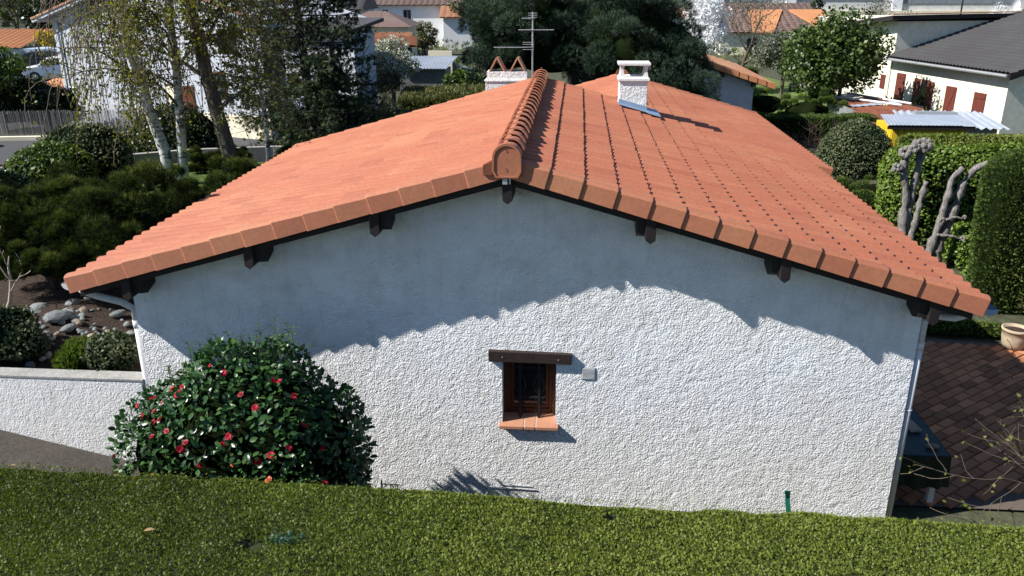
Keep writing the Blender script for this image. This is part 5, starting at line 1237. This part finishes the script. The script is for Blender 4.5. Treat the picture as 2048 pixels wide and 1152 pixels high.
# ---- cars
def car(label, loc, rz, mat, k=1.):
    t = thing('parked_car', label, 'car', loc, rz)
    def P(x, y, z): return (x*k, y*k, z*k)
    body = [(-1.85,.30),(-1.88,.62),(-1.70,.84),(-1.0,.96),(1.35,1.02),(1.72,.96),(1.78,.55),(1.72,.30)]
    def section(prof, w0, w1): 
        V = []; 
        for s_ in (-1, 1): V += [P(x, s_*(w0 if z < .7 else w1), z) for x, z in prof]
        n = len(prof); return V, [tuple(range(n)), tuple(range(2*n-1, n-1, -1))]+[(i, i+n, (i+1) % n+n, (i+1) % n) for i in range(n)]
    mb = MB(); mb.add(*section(body, .83, .80)); mb.build('body', mat, t, bevel=.05*k)
    cab = [(-1.02,.95),(-.38,1.42),(.0,1.48),(.9,1.47),(1.35,1.32),(1.55,1.0)]; V = []
    for s_ in (-1, 1): V += [P(x, s_*(.79-.28*(z-.95)), z) for x, z in cab]
    n = 6; mb = MB(); mb.add(V, [tuple(range(n)), tuple(range(2*n-1, n-1, -1))]+[(i, i+n, (i+1) % n+n, (i+1) % n) for i in range(n)]); mb.build('cabin', mat, t, bevel=.04*k)
    mb = MB(); mb.add([P(-1.00,-.68,1.0),P(-.43,-.60,1.39),P(-.43,.60,1.39),P(-1.00,.68,1.0)], [(0,1,2,3)]); o = mb.build('windscreen', M['glass'], t)
    o.location = Vector((-.035*k,0,.03*k))
    for s_ in (-1, 1):
        for q in ([(-.80,1.0),(-.35,1.36),(.15,1.40),(.15,1.0)], [(.22,1.0),(.22,1.40),(.80,1.38),(1.15,1.24),(1.25,1.02)]):
            mb = MB(); mb.prism([P(x, s_*(.795-.28*(z-.95)), z) for x, z in q], (0,s_*.012*k,0)); mb.build('side_window', M['glass'], t)
        mb = MB(); mb.prism([P(-1.80,s_*.48,.66),P(-1.68,s_*.78,.68),P(-1.45,s_*.80,.86),P(-1.66,s_*.50,.82)], (-.06*k,0,.02*k)); mb.build('headlight', M['plastic_lamp'], t)
        mb = MB(); mb.box(P(-.78,s_*.90,1.02), (.12*k,.14*k,.12*k)); mb.build('mirror', mat, t)
        for x in (-1.18, 1.18):
            mb = MB(); mb.tube([P(x,s_*.62,.31),P(x,s_*.86,.31)], .31*k, 18); w = mb.build('wheel', M['tyre'], t)
            mb = MB(); mb.tube([P(x,s_*.86,.31),P(x,s_*.875,.31)], .19*k, 14); mb.build('rim', M['galv'], w)
    mb = MB(); mb.bb(P(-1.93,-.45,.62),P(-1.86,.45,.74)); mb.build('grille', M['black'], t)
    mb = MB(); mb.bb(P(-1.94,-.62,.34),P(-1.87,.62,.48)); mb.build('lower_grille', M['black'], t)
    mb = MB(); mb.bb(P(-1.96,-.26,.50),P(-1.885,.26,.60)); mb.build('number_plate', M['whitepaint'], t)
    return t
car('white three door hatchback parked on the lot left of the tall pale house', (-36.6,47.6,-.02), radians(28), M['carwhite'], 1.03)
car('dark coupe parked just behind and left of the white hatchback', (-40.0,50.6,-.02), radians(20), M['cardark'], 1.12)
car('dark blue car parked behind the white hatchback beside the house corner', (-35.6,53.0,-.02), radians(30), M['carblue'], 1.15)
car('dark car with bright windscreen parked behind the corrugated shed', (-9.0,47.5,0), radians(200), M['carblue'], 1.0)
# ---- pale blue building with orange roof, far left
fb = Frame((-52,57), (-36,58.5)); bb_ = thing('pale_blue_building', 'pale blue sheeted building with an orange tiled roof behind the parked cars', 'building', fb.p(6,0,0))
mb = MB(); fbox(mb, fb, -6, 18, 0, 3, 0, 1.30); mb.build('wall', M['bluesheet'], bb_)
mb = MB(); mb.prism([fb.p(6,-.02,.0), fb.p(7.8,-.02,.0), fb.p(6.2,-.02,1.25), fb.p(5.0,-.02,1.25)], (0,-.05,0)); mb.build('sheet', M['tin'], bb_)
mb = MB(); mb.prism([fb.p(10,-.02,.0), fb.p(13.4,-.02,.0), fb.p(11.0,-.02,1.25), fb.p(7.2,-.02,1.25)], (0,-.06,0)); mb.build('sheet', M['tin'], bb_)
courses(fb, -6, 6.4, -.3, 6, 1.30, 2.5, .5, M['tile_orange'], bb_, amp=.10, nrow=14)
up = thing('utility_pole', 'grey utility pole at the far left edge beside the pale blue building', 'pole', (-42.6,50,0))
mb = MB(); mb.tube([(-42.6,50,0),(-42.9,50,9)], [.16,.11], 8); mb.build('pole', M['galv'], up)
# ---- corrugated shed & co beyond the grassy hedge
def corrugated(pts, z, ribs, mat, parent, amp=.03, name='roof_sheet'):
    a, b, c, d = [np.array(p, float) for p in pts]; n = ribs*4; V = []
    for e in (0, 1):
        for i in range(n+1):
            f = i/n; p = (a*(1-f)+b*f) if e == 0 else (d*(1-f)+c*f); V.append((p[0], p[1], p[2]+amp*sin(2*pi*f*ribs)))
    return npmesh(name, V, [(i, i+1, n+1+i+1, n+1+i) for i in range(n)], mat, parent, True)
sh_ = thing('corrugated_shed', 'low shed with pale blue corrugated roof right of the blossom tree', 'shed', (-8.2,36.5,0))
mb = MB(); mb.bb((-9.6,36,0),(-7.1,38,1.85)); mb.build('wall', M['stone'], sh_)
corrugated([(-9.8,35.7,1.95),(-7.0,35.7,1.95),(-6.7,38.2,2.40),(-9.3,38.2,2.40)], 0, 16, M['tin'], sh_)
mb = MB(); mb.bb((-8.8,40.5,0),(-7.4,40.7,2.5)); mb.build('white_wall', M['creamwall'], label='small sunlit cream wall behind the corrugated shed', cat='wall')
# ---- far houses, left
def simple_house(name, label, A, B, depth, eave, ridge, wm, rm, ov=.4, wins=(), pitch=.6, hip=0.):
    f = Frame(A, B); t = thing(name, label, 'house', f.p(f.L/2,0,0)); mb = MB(); fbox(mb, f, 0, f.L, 0, depth, -.1, eave); mb.build('wall', wm, t)
    h = depth/2; 
    mb = MB(); P = [f.p(-ov,-ov,eave), f.p(f.L+ov,-ov,eave), f.p(f.L+ov,depth+ov,eave), f.p(-ov,depth+ov,eave), f.p(-ov+hip,h,ridge), f.p(f.L+ov-hip,h,ridge)]
    mb.add(P, [(0,1,5,4),(1,2,5),(2,3,4,5),(3,0,4),(3,2,1,0)]); mb.build('roof', rm, t)
    if hip < .01: courses(f, -ov, f.L+ov, -ov, h, eave+.02, ridge+.02, pitch, rm, t, amp=.07, nrow=12)
    for (a0, a1, z0, z1) in wins: opening(f, a0, a1, z0, z1, t, M['whitepaint'], M['glass'])
    return t, f
t, f = simple_house('white_house', 'white house with brown tiled roof far away at the top left of the pine', (-22.6,80), (-10.5,80.5), 8, 4.05, 6.2, M['whitepaint'], M['tile_brown'], wins=((2.0,2.7,2.7,3.7),(4.2,5.1,2.2,3.7)))
t, f = simple_house('white_house', 'small white walled house right of the far white house, partly behind the pine', (-13.5,76), (-8.4,76.5), 6, 3.0, 4.0, M['whitepaint'], M['tile_old'])
t, f = simple_house('brown_roof_house', 'low house with plain dark brown hipped roof below the far white house', (-19.2,58), (-13.6,58.4), 6, 3.0, 4.1, M['creamwall'], M['tile_brown'], hip=2.5)
t, f = simple_house('grey_house', 'grey walled house with dark flat eave beyond the top of the spruce', (-27,66), (-19.5,66.3), 7, 4.0, 5.6, M['plaster'], M['tile_dark'])
t, f = simple_house('tiled_outbuilding', 'low outbuilding with faded pink orange tiles between spruce and blossom tree', (-14.9,41.5), (-10.2,42.3), 4, 2.6, 3.05, M['wood'], M['tile_old'])
t, f = simple_house('tiled_outbuilding', 'second tiled outbuilding with narrow orange roof left of the hipped brown roof', (-17.2,50), (-12.2,50.5), 4, 2.3, 2.85, M['creamwall'], M['tile_old'])
# ---- far houses, right
t, f = simple_house('brown_roof_house', 'long house with dark brown and orange tiled roof behind the bare tree', (12.9,70), (22.6,70.3), 9, 1.9, 3.6, M['creamwall'], M['tile_brown'], wins=((2.3,3.3,.3,1.5),))
mb = MB(); mb.prism([f.p(2.6,-.5,1.92),f.p(4.6,-.5,1.92),f.p(6.4,4.4,3.66),f.p(3.2,4.4,3.66)], (0,0,.14)); mb.build('orange_patch', M['tile_orange'], t)
mb = MB(); mb.prism([f.p(9.2,-.5,1.92),f.p(10.1,-.5,1.92),f.p(10.1,4.4,3.66),f.p(7.0,4.4,3.66)], (0,0,.14)); mb.build('orange_patch', M['tile_orange'], t)
t, f = simple_house('brown_roof_house', 'rear brown tiled roof of the far right house, highest of the two', (13,80), (24,80.3), 8, 2.8, 4.1, M['creamwall'], M['tile_brown'])
t, f = simple_house('orange_roof_house', 'far house with thin orange roof strip behind the cherry tree', (4.5,88), (13.5,88.3), 8, 2.5, 3.5, M['whitepaint'], M['tile_orange'])
# neighbour's outbuilding with orange verge
fo = Frame((0.6,24), (6.75,24)); ob = thing('neighbour_outbuilding', 'grey rendered outbuilding gable with bright orange verge tiles beyond the right roof slope', 'outbuilding', (5,24,0))
oz = lambda x: 3.78-.318*abs(x-3.55)
mb = MB(); mb.prism([(.4,24,-.1),(6.75,24,-.1),(6.75,24,oz(6.75)-.12),(3.55,24,oz(3.55)-.12),(.4,24,oz(.4)-.12)], (0,7.5,0)); mb.build('wall', M['plaster'], ob)
mb = MB(); mb.prism([(3.55,23.7,3.72),(7.4,23.7,oz(7.4)-.06),(7.4,31.9,oz(7.4)-.06),(3.55,31.9,3.72)], (0,0,-.1)); mb.prism([(3.54,23.7,3.72),(-.3,23.7,oz(-.3)-.06),(-.3,31.9,oz(-.3)-.06),(3.54,31.9,3.72)], (0,0,-.1)); mb.build('roof_deck', M['wood'], ob)
fo2 = Frame((7.45,23.75),(7.45,31.9)); courses(fo2, 0, 8.1, 0, 3.9, oz(7.4)-.03, 3.76, .28, M['tile_old'], ob, amp=.05, nrow=11)
for i in range(11):
    xa, xb = 3.6+i*.352, 3.6+(i+1)*.352; mb = MB()
    mb.prism([(xa,23.62,oz(xa)+.04),(xb,23.60,oz(xb)+.085),(xb,23.60,oz(xb)-.13),(xa,23.62,oz(xa)-.14)], (0,.22,0)); mb.build('verge_tile', M['tile_orange'], ob)
for x in (4.2, 5.5, 6.7):
    mb = MB(); mb.box((x,23.85,oz(x)-.22), (.12,.35,.20)); mb.build('purlin', M['wood'], ob)
# ---- cream house on the right
fr = Frame((15.60,39.5), (18.34,28.5)); ch_ = thing('cream_house', 'cream rendered house with red brown shutters and dark tiled roof at the top right', 'house', fr.p(8,3,0))
def ib(mb, a0, a1, b0, b1, z0, z1): return fbox(mb, fr, a0, a1, b0, b1, z0, z1)
mb = MB(); ib(mb, 3.0, fr.L, 0, 9, -.1, 2.46); 
mb.prism([fr.p(fr.L-.002,0,2.40), fr.p(fr.L-.002,9,2.40), fr.p(fr.L-.002,9,5.0)], tuple(fr.e[i]*-.25 for i in range(2))+(0,)); mb.build('wall', M['cream'], ch_)
mb = MB(); ib(mb, -5.0, 3.0, 0, 10, -.1, 4.30); mb.build('upper_wall', M['cream'], ch_)
mb = MB(); mb.prism([fr.p(3.55,-.75,4.62), fr.p(3.2,11,4.70), fr.p(-6,11,3.55), fr.p(-6,-.9,3.50)], (0,0,-.20)); mb.build('upper_roof', M['wood'], ch_)
mb = MB(); mb.prism([fr.p(3.6,-.78,4.65), fr.p(3.25,11,4.73), fr.p(3.1,11,4.74), fr.p(3.4,-.8,4.66)], (0,0,.05)); mb.build('roof_edge', M['tile_old'], ch_)
zlo, zhi = 2.55, 5.4
mb = MB(); mb.prism([fr.p(3.0,-.50,zlo), fr.p(fr.L+.55,-.50,zlo), fr.p(fr.L+.55,9.2,zhi), fr.p(3.0,9.2,zhi)], (0,0,-.12)); mb.build('lower_roof', M['wood'], ch_)
courses(fr, 3.0, fr.L+.55, -.52, 9.2, zlo+.01, zhi+.01, .24, M['tile_dark'], ch_, amp=.055, nrow=26)
mb = MB(); mb.prism([fr.p(fr.L+.56,-.5,zlo-.02),fr.p(fr.L+.56,9.2,zhi-.02),fr.p(fr.L+.56,9.2,zhi-.26),fr.p(fr.L+.56,-.5,zlo-.24)], (fr.e[0]*.03, fr.e[1]*.03, 0)); mb.build('barge_board', M['wood'], ch_)
mb = MB(); mb.tube([fr.p(3.0,-.58,zlo-.06), fr.p(fr.L+.5,-.58,zlo-.06)], .065, 8); mb.build('gutter', M['galv'], ch_)
def shutter(a0, a1, z0, z1, tilt=0):
    mb = MB(); ib(mb, a0, a1, -.06, -.015, z0, z1); s = mb.build('shutter', M['shutter'], ch_); w = (a1-a0)
    for z in (z0+.22, z1-.25): 
        mb = MB(); ib(mb, a0+.03, a1-.03, -.085, -.062, z, z+.09); mb.build('batten', M['shutter'], s)
    return s
shutter(3.6, 4.3, .48, 1.82); shutter(5.08, 5.52, .42, 1.70); shutter(6.12, 6.58, .35, 1.66)
mb = MB(); ib(mb, 5.56, 6.10, -.012, -.004, .45, 1.70); w = mb.build('window', M['shutter'], ch_)
mb = MB(); ib(mb, 5.66, 6.04, -.02, -.014, .52, 1.62); mb.build('pane', M['glass'], w)
mb = MB(); ib(mb, 7.50, 8.22, -.03, -.004, .10, 1.60); d_ = mb.build('door', M['shutter'], ch_)
mb = MB(); mb.prism([fr.p(7.56,-.05,.2), fr.p(7.66,-.05,.2), fr.p(8.16,-.05,1.5), fr.p(8.06,-.05,1.5)], (fr.n[0]*.02, fr.n[1]*.02, 0)); mb.build('brace', M['shutter'], d_)
mb = MB(); ib(mb, 7.20, 7.48, -.035, -.004, .05, 1.62); mb.build('reveal', M['creamwall'], ch_)
shutter(9.45, 10.18, .15, 1.55)
mb = MB(); ib(mb, 2.2, 2.6, -.05, -.01, .9, 1.6); mb.build('shutter', M['shutter'], ch_)
mb = MB(); mb.tube([fr.p(2.95,-.05,2.4), fr.p(2.95,-.05,0)], .04, 6); mb.build('downpipe', M['creamwall'], ch_)
mb = MB(); ib(mb, 9.3, 10.3, -.10, 0, .02, .08); mb.build('sill', M['concrete'], ch_)
ds = thing('satellite_dish', 'white satellite dish on the upper roof of the cream house', 'dish', fr.p(3.0,6.5,4.7))
c = np.array(fr.p(3.0,6.5,5.05)); mb = MB(); V = [tuple(c)]; m_ = 18
for r_, dep in ((.15,.012),(.30,.05)):
    V += [tuple(c+np.array([r_*cos(a)*.75, -dep-.1*cos(a)*r_, r_*sin(a)])) for a in np.linspace(0, 2*pi, m_, endpoint=False)]
F = [(0, 1+i, 1+(i+1) % m_) for i in range(m_)]+[(1+i, 1+m_+i, 1+m_+(i+1) % m_, 1+(i+1) % m_) for i in range(m_)]; mb.add(V, F); mb.build('reflector', M['whitepaint'], ds)
mb = MB(); mb.tube([tuple(c+np.array([0,.05,0])), tuple(c+np.array([.2,.1,-.4]))], .03, 6); mb.build('mast', M['galv'], ds)
mb = MB(); c2 = fr.p(3.0,7.3,4.7); mb.bb((c2[0]-.2,c2[1]-.2,4.6),(c2[0]+.2,c2[1]+.2,5.5)); mb.build('flue', M['stone'], label='short dark chimney flue beside the satellite dish', cat='flue')
# ---- sheds between the hedges and the cream house
rsd = thing('rusty_lean_to', 'low lean to roofed with rusty and pale metal sheets beside the cream house', 'shed', (13.2,30,0))
mb = MB(); mb.bb((12.5,27.4,0),(14.6,34.0,.70)); mb.build('wall', M['stone'], rsd)
SHEETS = [((12.3,33.6,.92),(13.9,34.6,.98),(14.2,33.2,.98),(12.4,32.4,.92),'tin'),((12.4,32.38,.90),(14.2,33.15,.97),(14.6,31.2,.98),(12.5,30.3,.88),'rust'),((12.45,30.3,.93),(14.7,31.2,1.0),(14.9,30.6,1.0),(12.45,29.8,.92),'tin'),
 ((12.3,29.8,.88),(14.9,30.6,.96),(15.2,29.0,.98),(12.2,28.2,.88),'rust'),((11.9,28.2,.93),(15.2,29.0,1.0),(14.6,27.5,1.0),(11.8,26.9,.9),'rust'),((11.7,26.8,.90),(14.7,27.4,1.02),(13.2,25.4,1.0),(11.6,25.2,.86),'rust')]
for a, b, c, d, mm in SHEETS: corrugated([a,b,c,d], 0, 7, M[mm], rsd, .012)
for (a, b) in (((12.6,32.6,1.0),(14.4,29.4,1.06)),((13.4,33.9,1.02),(15.0,29.9,1.06))):
    mb = MB(); mb.tube([a,b], .05, 4); mb.build('beam', M['whitepaint'], rsd)
ts = thing('tin_shed', 'shed with wavy pale tin roof between the rusty lean to and the cream house', 'shed', (14.0,26,0))
mb = MB(); mb.bb((12.6,23.7,0),(15.9,26.2,.95)); mb.build('wall', M['stone'], ts)
corrugated([(12.4,23.4,1.02),(16.2,23.4,1.02),(16.4,26.4,1.22),(13.0,26.6,1.22)], 0, 12, M['tin'], ts, .05)
mb = MB(); mb.box((14.3,25.6,1.27), (1.6,.35,.12), -.05); mb.build('panel', M['galv'], label='dark grey panel lying on the wavy tin roof', cat='panel')
ys = thing('yellow_shed', 'bright yellow boarded shed with flat pale metal roof behind the clipped hedge', 'shed', (11.6,20.4,0))
mb = MB(); mb.bb((10.25,18.9,0),(12.6,20.4,1.78)); mb.build('wall', M['yellow'], ys)
for i in range(7):
    mb = MB(); y = 18.92+i*.205; mb.bb((10.225,y,.02),(10.249,y+.175,1.76)); mb.build('board', M['yellow'], ys)
for i in range(12):
    mb = MB(); x = 10.26+i*.19; mb.bb((x,18.870,.02),(x+.165,18.898,1.76)); mb.build('board', M['yellow'], ys)
corrugated([(10.0,18.65,1.88),(12.75,18.65,1.88),(13.0,20.6,1.94),(10.4,20.6,1.94)], 0, 22, M['tin'], ys, .006)
mb = MB(); mb.bb((10.02,18.68,1.74),(12.75,18.71,1.85)); mb.build('fascia', M['wood'], ys)
# bins on the lawn
for x, lb, mt in ((13.0,'black plastic tub standing on the lawn, left of the pair','black'),(13.5,'grey plastic tub standing on the lawn, right of the pair','galv')):
    mb = MB(); mb.lathe((x,43.0,0), [(0,0),(.20,0),(.26,.45),(.24,.45),(.2,.1),(0,.1)], 16); mb.build('tub', M[mt], smooth=True, label=lb, cat='tub')
# ---- industrial building at the top
fi = Frame((3,100), (64,101)); ind = thing('industrial_building', 'long pale industrial building with bands of grey windows along the top right edge', 'building', fi.p(30,0,0))
mb = MB(); fbox(mb, fi, -4, 70, 0, 20, 0, 9); mb.build('wall', M['industry'], ind)
for (a0, a1, z0, z1) in ((1.0,4.4,4.2,8),(15.5,20.5,3.95,8),(24.0,34.0,4.1,8),(36.2,50,3.7,8),(8,10,3.9,8)):
    n = max(2, int((a1-a0)/1.3)); w = (a1-a0)/n
    mb = MB(); fbox(mb, fi, a0-.1, a1+.1, -.05, -.002, z0-.1, z1); win_ = mb.build('window', M['galv'], ind)
    for i in range(n):
        mb = MB(); fbox(mb, fi, a0+i*w+.06, a0+(i+1)*w-.06, -.09, -.052, z0, z1-.1); mb.build('pane', M['indwin'], win_)
for a in (13.6, 22.4, 35.2):
    mb = MB(); fbox(mb, fi, a, a+1.2, -.3, -.01, 0, 8.5); mb.build('pier', M['whitepaint'], ind)
mb = MB(); fbox(mb, fi, -4, 70, -.5, -.01, 2.4, 2.9); mb.build('ledge', M['creamwall'], ind)
mb = MB(); mb.tube([(39.5,84,0),(39.5,84,6)], .09, 6); mb.build('lamp_post', M['iron'], label='thin dark post in front of the industrial windows at the top right', cat='post')
# ---- trees in the distance
FT = [('evergreen_tree','tall dark evergreen at the top left between the bare trees and the tall pale house',(-47.0,66),4.6,(2.6,2.2,3.6),'L_dark',.28,4200),
 ('evergreen_tree','second dark evergreen left of the first, behind the orange tiled roof',(-50.2,68),4.0,(2.2,2.0,3.2),'L_dark',.28,3200),
 ('forsythia_bush','bright yellow forsythia bush beside the orange tiled roof',(-45.0,60.5),1.8,(1.2,.9,1.1),'L_yellow',.16,1800),
 ('evergreen_tree','green leafy tree behind the far cars between forsythia and evergreen',(-42.2,64),3.2,(2.4,2.0,2.4),'L_dark',.25,3600),
 ('olive_tree','grey green rounded tree below the far white house',(-16.6,70),1.5,(1.7,1.4,1.5),'L_olive',.18,2600),
 ('autumn_tree','olive yellow conical tree right of the grey green far tree',(-14.2,69),1.7,(1.2,1.1,1.7),'L_mixed',.18,2400),
 ('leafy_tree','light green tree in front of the grey far house above the spruce bough',(-17.5,52),3.0,(1.8,1.4,1.0),'L_mixed',.18,2400),
 ('leafy_tree','bronze topped tree rising above the pine at the top centre',(-8.0,60),4.2,(2.4,1.8,1.5),'L_mixed',.22,2600),
 ('evergreen_tree','dark hedge like tree between brown hipped roof and tiled outbuildings',(-14.8,55.5),1.6,(2.4,1.0,1.2),'L_dark',.2,2400),
 ('cypress_tree','narrow dark conifer in front of the industrial windows',(22.6,76),3.4,(.8,.8,2.2),'L_dark',.2,1400),
 ('bare_crown_tree','hazy bare crowned tree right of the narrow conifer',(24.2,64),2.9,(2.4,1.8,1.7),'L_olive',.14,1500),
 ('blossom_tree','far white blossom tree at the top right corner behind the satellite dish',(31.5,55),3.5,(3.6,1.6,1.6),'L_white',.14,4200),
 ('blossom_tree','pale green budding tree left of the satellite dish',(24.5,58),3.3,(2.0,1.4,1.2),'L_blossom',.14,1600),
 ('blossom_tree','thin white blossom tree behind the left side of the cherry tree',(5.6,52),4.2,(1.7,1.4,1.5),'L_white',.14,2600),
 ('grey_tree','grey leafless crown filling the top left corner',(-55.0,72),5.2,(3.2,2.4,3.4),'L_olive',.16,2200)]
for i, (nm, lb, (x, y), z, r, mt, sz, n) in enumerate(FT):
    if nm in ('bare_crown_tree','grey_tree'):
        leafy_tree('bare_tree', lb, 'tree', (x,y,0), (0,0,1), .2, z*1.15, 3, 7, 700+i, 'bark', mt, n, sz, up=.12, spread=.7, ratio=.55, rr=.5, jit=.3)
    else: flower_tree(nm, lb, (x,y,0), (x,y,z), r, n, sz, mt, 700+i, 34)
rs = RS(900); Pn = []; nf = 26000
xx = rs.uniform(-170, 190, nf); yy = rs.uniform(118, 190, nf); hz = 3.5+2.5*np.abs(np.sin(xx*.11))+1.5*np.abs(np.sin(xx*.37+1))
P = np.stack([xx, yy, hz*(1-.9*rs.rand(nf)**1.5)], 1); keep = ~((xx > 0) & (xx < 75) & (yy < 125))
o = leaves('distant_wood', P[keep], rs.normal(size=(keep.sum(),3))+np.array([0,-.3,.8]), 1.5*(.6+.7*rs.rand(keep.sum())), T_WIDE, M['L_mugo'], None, rs, loc=(0,150,0))
finish(o, 'far belt of trees beyond the houses and the industrial building', 'trees', kind='stuff')
# low vegetation between the far gardens
P = np.stack([rs.uniform(-60,45,9000), rs.uniform(30,98,9000), np.zeros(9000)], 1)
k_ = ~((P[:,0] < -24) & (P[:,1] < 66)) & ~((P[:,0] > 6) & (P[:,0] < 15) & (P[:,1] < 56)); P = P[k_]
k2 = np.sin(P[:,0]*.35+2)*np.sin(P[:,1]*.22) > -.1; P = P[k2]; P[:,2] = .7*rs.rand(len(P))
o = leaves('undergrowth', P, rs.normal(size=P.shape)*.5+np.array([0,0,1.]), .55, T_FAN3, M['L_green'], None, rs, loc=(0,60,0))
finish(o, 'low green planting spread between the far gardens', 'plants', kind='stuff')
